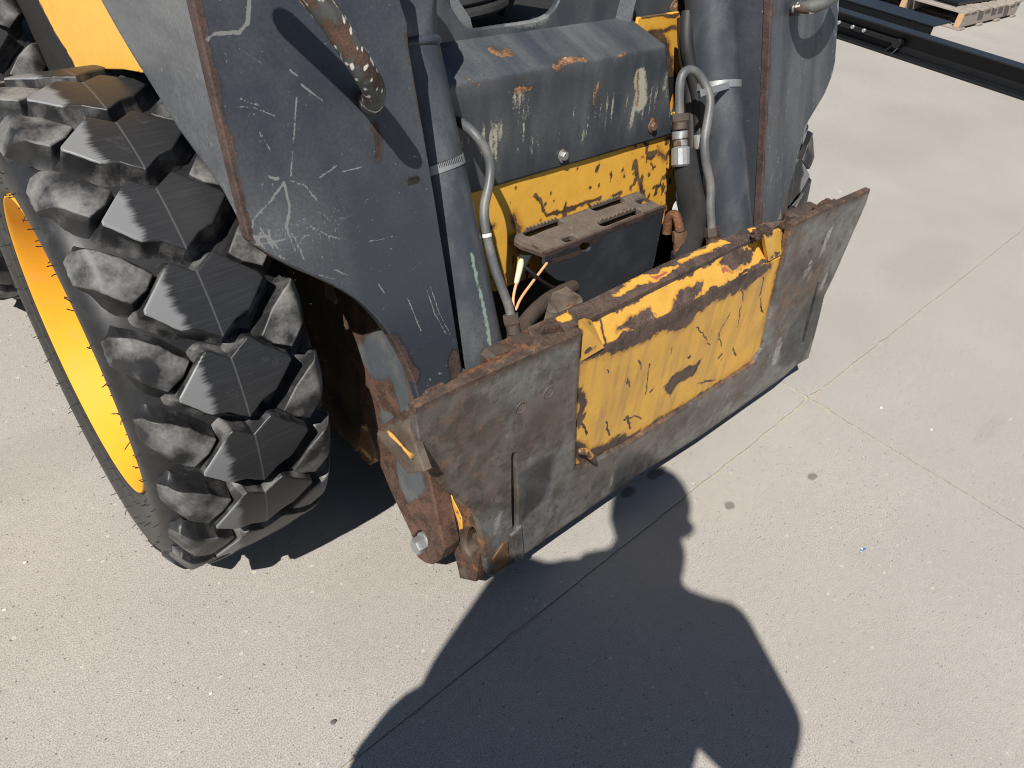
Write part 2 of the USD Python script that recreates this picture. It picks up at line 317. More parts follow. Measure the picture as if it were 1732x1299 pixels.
M["sleeve_cloth"] = worn("sleeve_cloth", (.014, .014, .014), rough=.9, mottle=.4, dust=(.1, .1, .1))
M["black_plastic"] = worn("black_plastic", (.014, .014, .015), rough=.4, mottle=.1)
M["cream_plastic"] = worn("cream_plastic", (.62, .58, .38), rough=.5, mottle=.15)
M["copper_wire"] = worn("copper_wire", (.62, .34, .17), rough=.5, mottle=.1)
M["white_plastic"] = worn("white_plastic", (.62, .61, .60), rough=.5, mottle=.12, dust=(.3, .28, .25))
M["black_gloss"] = worn("black_gloss", (.008, .0085, .010), rough=.38, spec=.3, mottle=.15, bare=(.4, .4, .4), dust=(.1, .1, .1))
M["grip_dust"] = worn("grip_dust", (.098, .080, .066), rust=((.035, .022, .016), (.07, .046, .034), (.12, .08, .055)), bare=(.26, .22, .18), rough=.85, mottle=.5, rustbump=.7)
M["cloth_dark"] = worn("cloth_dark", (.05, .05, .06), rough=.9, mottle=.2)
M["skin"] = worn("skin", (.50, .32, .24), rough=.5, mottle=.08)

def wood(name, a, b):
    return usdkit.material(stage, f"/World/Looks/{name}", {"g": ("geometry", {}), "mp": ("mapping", {"scale": (4, 4, 60)}), "n": ("noise_texture", {"scale": 5.0, "detail": 6.0, "roughness": .7}), "r": ("rgb_ramp", {"ramp": [(.2, a), (.75, b)]}), "bp": ("bump", {"strength": .4, "distance": .002}), "p": ("principled_bsdf", {"roughness": .85})},
        [("g.position", "mp.vector"), ("mp.vector", "n.vector"), ("n.fac", "r.fac"), ("r.color", "p.base_color"), ("n.fac", "bp.height"), ("bp.normal", "p.normal")], surface="p.BSDF")
M["grey_wood"] = wood("grey_wood", (.16, .13, .11), (.40, .35, .30))
M["end_wood"] = wood("end_wood", (.36, .20, .10), (.60, .38, .20))

def concrete(name, tint, spots):
    N = {"g": ("geometry", {}),
         "n1": ("noise_texture", {"scale": 420.0, "detail": 3.0, "roughness": .6}), "n2": ("noise_texture", {"scale": 70.0, "detail": 6.0, "roughness": .65}), "n3": ("noise_texture", {"scale": 2.2, "detail": 6.0, "roughness": .6}),
         "r1": ("rgb_ramp", {"ramp": [(.24, tuple(.42 * c for c in tint)), (.5, tint), (.76, tuple(1.5 * c for c in tint))]}),
         "v1": ("voronoi_texture", {"scale": 130.0, "randomness": 1.0}), "vs": ("separate_color", {}), "va": ("map_range", {"from_min": .58, "from_max": 1.0, "to_min": .0, "to_max": .23, "clamp": True}),
         "vb": ("math", {"math_type": "less_than"}), "vd": ("math", {"math_type": "multiply", "value2": .68}),
         "w1": ("voronoi_texture", {"scale": 60.0, "randomness": 1.0}), "ws": ("separate_color", {}), "wa": ("map_range", {"from_min": .80, "from_max": 1.0, "to_min": .0, "to_max": .22, "clamp": True}), "wb": ("math", {"math_type": "less_than"}), "wd": ("math", {"math_type": "multiply", "value2": .42}),
         "b2": ("map_range", {"from_min": .3, "from_max": .7, "to_min": .93, "to_max": 1.07}), "b3": ("map_range", {"from_min": .3, "from_max": .7, "to_min": .94, "to_max": 1.06}), "bm": ("math", {"math_type": "multiply"}), "bc": ("combine_color", {}),
         "c1": ("mix", {"mix_type": "multiply", "fac": 1.0}), "c2": ("mix", {"color2": (.07, .062, .052)}), "c3": ("mix", {"color2": (.62, .58, .50)}),
         "hh": ("math", {"math_type": "multiply_add", "value2": -1.2}), "bp": ("bump", {"strength": .55, "distance": .0012}),
         "p": ("principled_bsdf", {"roughness": .88, "specular_ior_level": .25})}
    L = [("g.position", "n1.vector"), ("g.position", "n2.vector"), ("g.position", "n3.vector"), ("g.position", "v1.vector"), ("g.position", "w1.vector"),
         ("n1.fac", "r1.fac"), ("n2.fac", "b2.value"), ("n3.fac", "b3.value"), ("b2.result", "bm.value1"), ("b3.result", "bm.value2"), ("bm.value", "bc.r"), ("bm.value", "bc.g"), ("bm.value", "bc.b"), ("r1.color", "c1.color1"), ("bc.color", "c1.color2"),
         ("v1.color", "vs.color"), ("vs.r", "va.value"), ("v1.distance", "vb.value1"), ("va.result", "vb.value2"), ("vb.value", "vd.value1"),
         ("w1.color", "ws.color"), ("ws.g", "wa.value"), ("w1.distance", "wb.value1"), ("wa.result", "wb.value2"), ("wb.value", "wd.value1"),
         ("c1.color", "c2.color1"), ("vd.value", "c2.fac"), ("wd.value", "c3.fac"), ("c2.color", "c3.color1"),
         ("vb.value", "hh.value1"), ("n1.fac", "hh.value3"), ("hh.value", "bp.height"), ("bp.normal", "p.normal")]
    last = "c3.color"
    for i, (x, y, rx, ry, k, col) in enumerate(spots):                 # oil drops and pale scuffs with a place of their own
        N |= {f"sa{i}": ("mapping", {"mapping_type": "point", "location": (-x / rx, -y / ry, 0), "scale": (1 / rx, 1 / ry, 0)}), f"sb{i}": ("vector_math", {"math_type": "length"}), f"sn{i}": ("math", {"math_type": "multiply_add", "value2": 1.1}),
              f"sm{i}": ("map_range", {"range_type": "smoothstep", "from_min": 1.25, "from_max": 1.85, "to_min": k, "to_max": 0.0, "clamp": True}), f"sc{i}": ("mix", {"color2": col})}
        L += [("g.position", f"sa{i}.vector"), (f"sa{i}.vector", f"sb{i}.vector1"), ("n2.fac", f"sn{i}.value1"), (f"sb{i}.value", f"sn{i}.value3"), (f"sn{i}.value", f"sm{i}.value"), (f"sm{i}.result", f"sc{i}.fac"), (last, f"sc{i}.color1")]
        last = f"sc{i}.color"
    L.append((last, "p.base_color"))
    return usdkit.material(stage, f"/World/Looks/{name}", N, L, surface="p.BSDF")
OIL = (.075, .062, .050)
TINT = (.340, .319, .290)
M["concrete"] = concrete("concrete", TINT, [(1.434, .324, .014, .009, .62, OIL), (1.196, .393, .013, .010, .62, OIL), (1.139, .555, .030, .012, .7, OIL), (1.041, .556, .022, .012, .7, OIL),
    (1.99, .12, .10, .018, .12, (.16, .15, .125)), (2.75, .62, .30, .10, .16, (.2, .18, .15)), (.62, 1.02, .25, .12, .25, (.2, .18, .15)),
    (1.75, -.18, .34, .20, .14, (.26, .23, .22)), (.10, 1.35, .16, .09, .18, (.2, .18, .16)), (.52, .62, .20, .16, .12, (.22, .20, .17)), (3.9, 1.3, .7, .25, .14, (.22, .20, .17))])
M["joint_sand"] = concrete("joint_sand", (.36, .325, .27), [])

# ------------------------------------------------------------------ ground
ground = thing("ground", "sunlit pale concrete yard cast in large slabs", None, kind="structure")
def sheet(x0, y0, x1, y1, z): return trimesh.Trimesh([[x0, y0, z], [x1, y0, z], [x1, y1, z], [x0, y1, z]], [[0, 1, 2], [0, 2, 3]], process=False)
put(ground, "joint_bed", sheet(-600, -600, 600, 600, -.0035), M["joint_sand"], False)
JX, JY, JA = 1.6874, .4778, math.radians(1.03)
JU, JV = np.array([math.cos(JA), math.sin(JA)]), np.array([-math.sin(JA), math.cos(JA)])
SL = 6.6
def slab_ring(i, j):
    g, near_ = .0017, (i in (-1, 0) and j in (-1, 0)); c = [(i * SL, j * SL), ((i + 1) * SL, j * SL), ((i + 1) * SL, (j + 1) * SL), (i * SL, (j + 1) * SL)]
    ring = []
    for k in range(4):
        a, b = np.array(c[k], float), np.array(c[(k + 1) % 4], float); n = int(SL / .006) if near_ else 8
        for t in np.arange(n) / n: ring.append(a + (b - a) * t)
    ring = np.array(ring); ctr = np.array([(i + .5) * SL, (j + .5) * SL])
    d = np.abs(ring - ctr) - SL / 2
    ch = meshkit.fbm(np.c_[ring * 14, np.full(len(ring), i * 3 + j * 5.0)], 4, 3)
    corner = np.exp(-np.linalg.norm(ring, axis=1) / .10)
    inset = g + .0035 * np.maximum(0, ch - .48) * 2 + .012 * np.maximum(0, ch - .55) * (.35 + corner * 2.0) + .010 * corner * meshkit.noise(np.c_[ring * 60, np.full(len(ring), 1.0)], 5)
    for ax in (0, 1):
        k = np.abs(np.abs(ring[:, ax] - ctr[ax]) - SL / 2) < 1e-6
        ring[k, ax] -= np.sign(ring[k, ax] - ctr[ax]) * inset[k]
    return ring
for i in (-1, 0, 1):
    for j in (-2, -1, 0, 1):
        r = slab_ring(i, j); w = np.array([JX, JY]) + r[:, :1] * JU + r[:, 1:] * JV
        pg = Polygon(w).buffer(0); pg = pg if pg.geom_type == "Polygon" else max(pg.geoms, key=lambda g: g.area)
        m = trimesh.creation.extrude_polygon(pg, .05, engine="earcut"); m.apply_translation([0, 0, -.05])
        put(ground, "concrete_slab", m, M["concrete"], False)

# ------------------------------------------------------------------ the loader
LOADER = thing("skid_steer_loader", "worn grey and yellow skid steer loader with a rusty attachment plate and chunky black tyres", "loader", (1.055, 1.108, 0))
LEAN = .325
ARM = Plane((0, .70, .55), (1, 0, 0), (0, LEAN, 1))                  # front faces of both arms (normal towards the lens)
if ARM.n[1] > 0: ARM.n = -ARM.n

# ---- wheels
TR, THW = .400, .127
PITCH = 360 / 22
def tread_r(v): v = np.abs(v); return TR - 1.3 * np.maximum(0, v - .07) ** 2 - 60 * np.maximum(0, v - .108) ** 3
def wheel_pts(vlat, ang, r, xm, yc, mirror, yaw=-.031, camber=-.024):
    a = np.radians(ang); p = np.stack([vlat, -r * np.cos(a), r * np.sin(a)], 1)
    if mirror: p = p * [-1, 1, 1]; R_ = np.eye(3)
    else: R_ = Rot.from_euler("yz", [camber, yaw]).as_matrix()
    return p @ R_.T + [xm, yc, TR]
CENTER = [(0, 0), (.012, 1.1), (.027, 2.5), (.033, 2.0), (.074, -3.7), (.075, -4.6), (.044, -9.2), (.024, -10.0), (0, -12.6)]
CENTER = np.array(CENTER + [(-v, a) for v, a in CENTER[-2:0:-1]])
SHOULDER = np.array([(.047, 1.6), (.073, 5.9), (.098, 8.6), (.118, 10.2), (.127, 9.6), (.128, 4.8), (.114, 2.2), (.083, -2.4), (.060, -.6)])
def lug_mesh(poly, a0, put_pts, depth=.030, shoulder=False, seed=0, grid=.008):
    K = TR * math.pi / 180
    top = shapely.segmentize(Polygon(np.c_[poly[:, 0], poly[:, 1] * K]).buffer(.003).buffer(-.003).buffer(-.002).buffer(.002), grid)
    out0 = np.array(top.exterior.coords)[:-1]
    if not Polygon(out0).exterior.is_ccw: out0 = out0[::-1]
    c = np.array(top.centroid.coords[0])
    def off(d):
        e = np.roll(out0, -1, 0) - np.roll(out0, 1, 0); nn = np.stack([e[:, 1], -e[:, 0]], 1); nn /= np.maximum(np.linalg.norm(nn, axis=1, keepdims=True), 1e-9); return out0 + nn * d
    rings = [(off(-.0024), 0.0), (off(-.0006), .0005), (out0, .0022), (out0, .0023), (off(.0025), depth * .5), (off(.0055), depth * .86), (off(.014), depth + .004)]
    gx, gy = np.meshgrid(np.arange(out0[:, 0].min(), out0[:, 0].max(), grid), np.arange(out0[:, 1].min(), out0[:, 1].max(), grid))
    gp = np.stack([gx.ravel(), gy.ravel()], 1); inn = Polygon(rings[0][0]).buffer(0).buffer(-grid * .4)
    gp = gp[shapely.contains_xy(inn, gp[:, 0], gp[:, 1])]
    tp = np.vstack([rings[0][0], gp]); tri = Delaunay(tp).simplices; cc = tp[tri].mean(1); tri = tri[shapely.contains_xy(Polygon(rings[0][0]).buffer(1e-5), cc[:, 0], cc[:, 1])]
    n = len(out0); UV = [tp] + [r for r, _ in rings[1:]]; D = [np.zeros(len(tp))] + [np.full(n, d) for _, d in rings[1:]]
    F = [tri]; starts = [0]; k = len(tp)
    for _ in rings[1:]: starts.append(k); k += n
    for q_, (s0, s1) in enumerate(zip(starts[:-1], starts[1:])):
        if q_ == 2: continue                                           # the crown and the flank keep their own normals
        i = np.arange(n); j = (i + 1) % n
        F += [np.stack([s0 + i, s1 + i, s1 + j], 1), np.stack([s0 + i, s1 + j, s0 + j], 1)]
    UV, D = np.vstack(UV), np.concatenate(D)
    nick = meshkit.fbm(np.c_[UV * 70, np.full(len(UV), seed * 2.3)], 3, seed % 6); UV = UV + (nick[:, None] - .5) * .0028 * (np.arange(len(UV)) < starts[4])[:, None] if len(starts) > 4 else UV
    if shoulder:
        sh = np.clip((np.abs(UV[:, 0]) - .104) / .024, 0, 1); D = D + 0
        r = tread_r(UV[:, 0]) - .005 - .034 * sh ** 1.5 - D * (1 - .55 * sh); lat = UV[:, 0] - np.sign(UV[:, 0]) * D * .45 * sh
    else: r, lat = tread_r(UV[:, 0]) - D, UV[:, 0]
    m = trimesh.Trimesh(put_pts(lat, a0 + UV[:, 1] / K, r), np.vstack(F), process=False)
    m.metadata["uv"] = UV; m.metadata["d"] = D
    ctr_ = m.vertices[:len(tp)].mean(0); out_ = np.einsum("ij,ij->i", m.face_normals[:len(tri)], np.tile(put_pts(np.array([0.0]), np.array([a0]), np.array([1.0]))[0] - put_pts(np.array([0.0]), np.array([a0]), np.array([0.5]))[0], (len(tri), 1))).sum()
    top_sign = 1 if out_ > 0 else -1
    if top_sign < 0: m.faces = m.faces[:, ::-1]
    sf = m.faces[len(tri):]; fc = m.vertices[sf].mean(1); nn = np.cross(m.vertices[sf[:, 1]] - m.vertices[sf[:, 0]], m.vertices[sf[:, 2]] - m.vertices[sf[:, 0]])
    if np.einsum("ij,ij->i", nn, fc - ctr_).sum() < 0: f_ = np.array(m.faces); f_[len(tri):] = f_[len(tri):, ::-1]; m = trimesh.Trimesh(m.vertices, f_, process=False)
    m.metadata["uv"] = UV; m.metadata["d"] = D
    return m

CARC = [(-.100, .247), (-.112, .249), (-.1170, .252), (-.1210, .257), (-.1200, .263), (-.1245, .272), (-.1243, .280), (-.1300, .298), (-.1325, .318), (-.130, .342), (-.114, .358), (-.09, .366), (-.05, .369), (0, .370)]
CARC = CARC + [(-v, r) for v, r in CARC[-2::-1]]
CARC = chaikin(CARC, 1)
RIM = [(-.110, .2490), (-.1190, .2480), (-.1205, .2440), (-.112, .2395), (-.088, .231), (-.060, .222), (-.030, .212), (-.004, .205), (.010, .192), (.016, .165), (.008, .120), (.004, .09), (-.010, .085), (-.012, .03), (-.012, .0005)]
RIM = chaikin(RIM, 2)
def wheel(xm, yc, mirror, phase, labels, full=True):
    W_ = lambda v, a, r: wheel_pts(v, a, r, xm, yc, mirror)
    def spin(prof, seg):
        a = np.arange(seg) / seg * 360; V = np.vstack([W_(np.full(seg, v), a, np.full(seg, r)) for v, r in prof]); F = []
        for i in range(len(prof) - 1):
            p = i * seg + np.arange(seg); q = i * seg + (np.arange(seg) + 1) % seg
            F += [np.stack([p, q, q + seg], 1), np.stack([p, q + seg, p + seg], 1)]
        m = trimesh.Trimesh(V, np.vstack(F), process=False)
        return m
    def carc_wear(P):
        f = meshkit.fbm(P * 30, 4, 2); g = meshkit.fbm(P * 9, 3, 5)
        return np.stack([0 * f, 0 * f, np.clip(.16 + (f - .5) * .5 + (g - .5) * .35, 0, .6)], 1)
    m = spin(CARC, 176)
    if np.einsum("ij,ij->i", m.face_normals, m.triangles_center - np.array([xm, yc, TR])).sum() < 0: m.faces = m.faces[:, ::-1]
    ty = put(LOADER, "tyre", m, M["tyre_rubber"], True, carc_wear, label=labels[0])
    for k in range(22):
        a0 = phase + k * PITCH
        seed = k * 7 + int(xm * 10)
        jit = random.uniform(-.1, .1)
        c = lug_mesh(CENTER, a0 + jit, W_, grid=.0042 if full else .012)
        uv, d = c.metadata["uv"], c.metadata["d"]
        def cw(P, uv=uv, d=d, seed=seed):
            top = (d < .0023)
            f = meshkit.fbm(P * 45, 4, 3)
            bare = np.where(top, 1.0, 0); dust = np.where(top, .06 + .16 * (seed * .618 % 1) + .35 * (f - .5), np.clip(.26 + (f - .45) * 1.2, 0, .8))
            return np.stack([0 * bare, bare, dust], 1)
        put_lug(ty, "tread_block", c, cw, seed)
        for sgn in (-1, 1):
            s = lug_mesh(SHOULDER * [sgn, 1], a0 + jit, W_, depth=.026, shoulder=True, grid=.006 if full else .014)
            uv2, d2 = s.metadata["uv"], s.metadata["d"]
            def sw(P, uv=uv2, d=d2, seed=seed):
                f = meshkit.fbm(P * 34, 5, seed % 4); top = d < .0023
                return np.stack([0 * f, 0 * f, np.clip(np.where(top, .45 + (f - .5) * 1.5, .20 + (f - .5) * 1.0), 0, 1.0)], 1)
            put_lug(ty, "shoulder_lug", s, sw, seed)
    if full:
        hairs = []
        r = np.random.default_rng(11)
        for ring_v, ring_r, n, L in ((-.1300, .298, 40, .007), (-.1215, .268, 52, .007), (-.1320, .332, 40, .007), (.134, .348, 70, .009), (.1355, .33, 60, .008)):
            for k in range(n):
                a = 360 * k / n + r.normal(0, .6); b = W_(np.array([ring_v]), np.array([a]), np.array([ring_r]))[0]
                e = W_(np.array([ring_v * 1.0 + np.sign(ring_v) * L * r.uniform(.5, 1.3)]), np.array([a + r.normal(0, .8)]), np.array([ring_r + L * r.uniform(-.3, .6)]))[0]
                hairs.append(tube([b, (b + e) / 2 + r.normal(0, .0006, 3), e], .0007, 4, 0, False))
        put(ty, "rubber_vent_hair", cat_mesh(hairs), M["black_rubber"], False, kind="stuff")
    m = spin(RIM, 120)
    if np.einsum("ij,ij->i", m.face_normals, np.tile([-1.0 if not mirror else 1.0, 0, 0], (len(m.faces), 1))).sum() < 0: m.faces = m.faces[:, ::-1]
    put(LOADER, "rim", m, M["rim_yellow"], True, lambda P: np.stack([np.zeros(len(P)), np.zeros(len(P)), np.clip((meshkit.fbm(P * 45, 4) - .48) * 1.6, 0, .5)], 1), label=labels[1])
def put_lug(parent, name, m, wearfn, seed):
    """A lug keeps its own vertices, so that the wear measured across it stays in step."""
    v = np.array(m.vertices); f = np.array(m.faces)
    n = np.zeros_like(v); fn = np.cross(v[f[:, 1]] - v[f[:, 0]], v[f[:, 2]] - v[f[:, 0]])
    for k in range(3): np.add.at(n, f[:, k], fn)
    n /= np.maximum(np.linalg.norm(n, axis=1, keepdims=True), 1e-12)
    p = put(parent, name, trimesh.Trimesh(v, f, process=False), M["tyre_rubber"], False, wearfn)
    g = UsdGeom.Mesh(stage.GetPrimAtPath(p)); g.CreateNormalsAttr(Vt.Vec3fArray.FromNumpy(n.astype(np.float32))); g.SetNormalsInterpolation("vertex")
    lug = np.c_[m.metadata["uv"], np.full(len(v), seed * .37 % 9)]
    UsdGeom.PrimvarsAPI(g).CreatePrimvar("lug", Sdf.ValueTypeNames.Color3fArray, "vertex").Set(Vt.Vec3fArray.FromNumpy(lug.astype(np.float32)))
    return p
wheel(.315, 1.108, False, 26.3, ("deep lugged black front tyre with dusty shoulders", "bright yellow front rim"))
wheel(.315, 2.06, False, 31.0, ("rear tyre behind the front tyre", None), full=False)
wheel(1.668, 1.108, True, 20.0, ("front tyre on the far side", None), full=False)

# ---- arm front plates
def arm_wear_left(P):
    uv = ARM.of(P); w = warp(uv, .006, 60, 1)
    e1 = ARM.uv([(300, -110), (325, 0), (372, 205), (420, 405)]); e2 = ARM.uv([(690, 60), (735, 300)]); e3 = ARM.uv([(735, 300), (760, 470), (785, 640)]); low = ARM.uv([(420, 405), (450, 428), (490, 450), (540, 472), (585, 497), (622, 528), (655, 562)])
    low2 = ARM.uv([(665, 575), (690, 615), (700, 640)])
    rust = np.maximum.reduce([near(w, e1, .0070), near(w, e2, .0055), near(w, e3, .0018) * .9, near(w, low, .0016) * .7, near(w, low2, .010), near(w, ARM.uv([(636, 215), (641, 240), (640, 262)]), .006), near(w, ARM.uv([(768, 605), (770, 635)]), .010), near(w, ARM.uv([(612, 168), (628, 178)]), .008) * .9])
    sc = np.zeros(len(P))
    wl = warp(uv, .0012, 90, 3)
    for ln, r, k in [([(422, -5), (418, 40), (405, 55), (365, 57), (342, 70), (338, 85)], .0030, 1.0), ([(480, 308), (458, 340), (428, 372), (425, 385)], .0022, .9), ([(480, 308), (490, 350), (484, 385)], .0025, .9), ([(484, 385), (500, 425)], .0014, .8), ([(430, 400), (455, 400), (470, 420)], .002, .9), ([(425, 395), (448, 420)], .002, .9), ([(440, 385), (470, 432)], .0016, .8), ([(428, 415), (480, 405)], .0016, .7),
                     ([(455, 392), (462, 425), (482, 438)], .002, .9), ([(502, 165), (497, 230), (492, 298)], .0011, .8), ([(490, 306), (515, 312), (537, 340)], .0013, .7), ([(405, 82), (445, 108)], .0010, .6), ([(446, 75), (442, 100)], .0012, .6), ([(510, 143), (545, 170)], .0018, .7), ([(490, 117), (503, 128)], .0014, .7), ([(405, 168), (438, 178)], .0014, .6), ([(400, 180), (430, 182), (467, 196)], .0010, .6),
                     ([(440, 225), (458, 255)], .0012, .6), ([(436, 232), (446, 228)], .0012, .6), ([(455, 300), (470, 302)], .003, .8), ([(540, 300), (570, 280)], .0010, .5), ([(580, 290), (612, 282)], .0010, .6), ([(500, 372), (520, 380), (560, 400), (610, 412), (665, 400)], .0014, .12), ([(690, 505), (700, 530), (712, 560)], .0014, .6), ([(722, 490), (735, 530), (755, 565)], .0014, .55), ([(728, 485), (742, 528), (762, 566)], .0010, .5),
                     ([(540, 465), (565, 472)], .0012, .6), ([(563, 455), (590, 465)], .0013, .5), ([(640, 480), (650, 495)], .0012, .5), ([(495, 395), (515, 440)], .0014, .6), ([(440, 395), (436, 412)], .0022, .8), ([(345, 110), (352, 106)], .003, .8), ([(352, 95), (352, 115)], .003, .8)]:
        sc = np.maximum(sc, near(wl, ARM.uv(ln), max(r * .75, .0011)) * (.60 + .36 * k) * np.clip(.10 + 1.7 * fb(uv, 55, 13), .45, 1.12))
    sc = np.maximum(sc, scatter_marks(uv, 300, uv.min(0), uv.max(0), .010, .0010, 5) * .56)
    zlo, zhi = ARM.uv([(425, 440)])[0], ARM.uv([(580, 340)])[0]; zlo, zhi = np.minimum(zlo, zhi), np.maximum(zlo, zhi)
    sc = np.maximum(sc, scatter_marks(uv, 110, zlo, zhi, .022, .0009, 77) * .60)
    sc = np.maximum(sc, scatter_marks(uv, 900, uv.min(0), uv.max(0), .0012, .0011, 78) * .72)
    dots = meshkit.noise(np.c_[uv * 210, np.full(len(uv), 2.0)], 9); reg = fb(uv, 9, 3)
    sc = np.maximum(sc, np.clip((dots - .86) * 6, 0, .75) * np.clip((reg - .40) * 4, .25, 1))
    zone = np.exp(-(dline(uv, ARM.uv([(430, 400), (480, 380)])) / .05) ** 2)
    dust = np.clip(.10 + (fb(uv, (7, 3), 6) - .45) * .9 + zone * .25 + near(w, e1, .03) * .15, 0, .45)
    return np.stack([rust, sc, dust], 1)
curve = chaikin([(420, 405), (452, 430), (500, 455), (555, 478), (605, 505), (645, 545), (675, 590), (700, 645)], 2)
left_poly = ARM.uv([(298, -120), (325, 0), (372, 205)] + [tuple(p) for p in curve] + [(716, 700), (796, 700), (785, 640), (735, 330), (692, 75), (690, 40), (682, 15), (672, -20), (655, -120)])
arm_l = put(LOADER, "arm_front_plate", slab(ARM, Polygon(left_poly), .016, .0018, .0022, .0005, 1), M["grey_paint"], 40, arm_wear_left, label="scratched grey arm plate with a rusty left edge beside the front tyre")
def arm_wear_right(P):
    uv = ARM.of(P); w = warp(uv, .006, 50, 11)
    e = ARM.uv([(1311, -120), (1305, 0), (1297, 180), (1285, 400)]); o = ARM.uv([(1420, -100), (1420, 0), (1416, 60), (1412, 110), (1395, 160), (1365, 210), (1345, 290), (1320, 375)])
    sd = (P - ARM.p0) @ ARM.n
    rust = np.maximum.reduce([near(w, e, .0045), near(w, o, .0016) * .6, np.where((sd < -.002) & (dline(uv, e) < .012), 1, 0)])
    sc = scatter_marks(uv, 260, uv.min(0), uv.max(0), .03, .0013, 6, 1.5, .35) * .75
    sc = np.maximum(sc, near(warp(uv, .02, 30, 4), o, .012) * np.clip(fb(uv, (60, 18), 8) * 1.7 - .35, 0, 1) * .95)
    dust = np.clip(.15 + (fb(uv, (26, 5), 4) - .45) * 1.0, 0, .45)
    return np.stack([rust, sc, dust], 1)
right_poly = ARM.uv([(1311, -120), (1305, 0), (1297, 180), (1285, 400), (1283, 450), (1306, 450), (1320, 375), (1331, 335), (1345, 285), (1357, 240), (1368, 205), (1395, 160), (1408, 128), (1413, 105), (1416, 60), (1420, 0), (1424, -120)])
arm_r = put(LOADER, "arm_front_plate", slab(ARM, Polygon(right_poly), .016, .003, .0022, .0005, 2), M["grey_paint"], 40, arm_wear_right, label="scratched grey arm plate on the far side")
# inner face of the far arm
INN = Plane((1.478, .7, .5), (0, -1, 0), (0, 0, 1))
inner_poly = [(-(LEAN * (z - .55)) - .018 - d, z - .5) for z, d in ((.38, 0), (1.15, 0), (1.15, .30), (.38, .22))]
put(LOADER, "arm_inner_plate", slab(INN, Polygon(inner_poly), .012, .008, .002), M["grey_paint"], 40, lambda P: np.stack([np.clip((meshkit.fbm(P * 40, 4) - .62) * 3, 0, 1), scatter_marks(INN.of(P), 120, INN.of(P).min(0), INN.of(P).max(0), .006, .0012, 3) * .7, np.clip((meshkit.fbm(P * 12, 3) - .3) * .5, 0, .5)], 1), label="inner side of the far arm")
# near arm: side plate above the tyre, grey in front and yellow behind
SIDE = Plane((.352, 1.0, .8), (0, -1, 0), (0, 0, 1))
side_px = [(325, 0), (372, 205), (418, 404)]
lowc = [(417, 400), (376, 322), (301, 217), (244, 125), (205, 118), (125, 117), (60, 100)]
sp = SIDE.uv(side_px + lowc); sp = np.vstack([[[sp[0, 0] - .065, sp[0, 1] + .17]], sp, [[-.56, -.045], [-.56, .28], [-.2, .32]]])
def side_wear(P):
    uv = SIDE.of(P); w = warp(uv, .010, 35, 21)
    e = SIDE.uv(side_px)
    rust = near(w, e, .004) * .9
    sc = scatter_marks(uv, 190, uv.min(0), uv.max(0), .022, .0010, 16, 1.9, .5) * .8
    dust = np.clip(.58 + (fb(uv, (9, 26), 14) - .5) * 1.2, 0, .9)
    return np.stack([rust, sc, dust], 1)
YB = SIDE.uv([(150, -40), (170, 0), (205, 62), (246, 130)])          # where the grey ends and the yellow begins
YC = SIDE.uv([(40, -40), (60, 0), (98, 60), (128, 125)])             # where the yellow ends, cut ragged along the edge of the shade
jag = lambda L, n, a, s: np.array([L[0] + (L[-1] - L[0]) * t + np.array([a * random.uniform(-1, 1), 0]) for t in np.linspace(0, 1, n)]) + np.array([s, 0])
whole = Polygon(sp).buffer(0)
yb = chaikin(YB, 2); ycn = jag(YC, 14, .012, 0)
big = 3.0
front_side = whole.intersection(Polygon(np.vstack([yb, [[yb[-1, 0], -big]], [[big, -big]], [[big, big]], [[yb[0, 0], big]]])).buffer(0))
mid_side = whole.intersection(Polygon(np.vstack([yb, [[yb[-1, 0], -big]], [[ycn[-1, 0], -big]], ycn[::-1], [[ycn[0, 0], big]], [[yb[0, 0], big]]])).buffer(0))
put(LOADER, "arm_side_plate", slab(SIDE, front_side, .014, .0045, .002, .0008, 3), M["grey_paint"], 40, side_wear, label="pale scuffed side of the near arm above the tyre")
def yside_wear(P):
    uv = SIDE.of(P); return np.stack([np.maximum(near(warp(uv, .012, 60, 2), ycn, .004), np.clip((fb(uv, (60, 25), 5) - .68) * 5, 0, 1)), 0 * uv[:, 0], np.clip((fb(uv, (80, 14), 4) - .5) * 1.4, 0, .4)], 1)
SIDE2 = Plane((.3545, 1.0, .8), (0, -1, 0), (0, 0, 1))
put(LOADER, "arm_side_panel", slab(SIDE2, mid_side, .014, .006, .001), M["yellow_paint"], 40, yside_wear, label="yellow panel behind the grey arm side")
SIDE3 = Plane((.42, 1.0, .8), (0, -1, 0), (0, 0, 1))
put(LOADER, "body_side", slab(SIDE3, Polygon([(-1.9, -.55), (.06, -.55), (.10, -.2), (.10, .35), (-1.9, .35)]).difference(Point(-.108, -.4).buffer(.44)).difference(Point(-1.06, -.4).buffer(.372)), .02, .05, .002), M["dark_frame"], 40)  # near-black body sheet, extended to stand in for deep shade behind the yellow

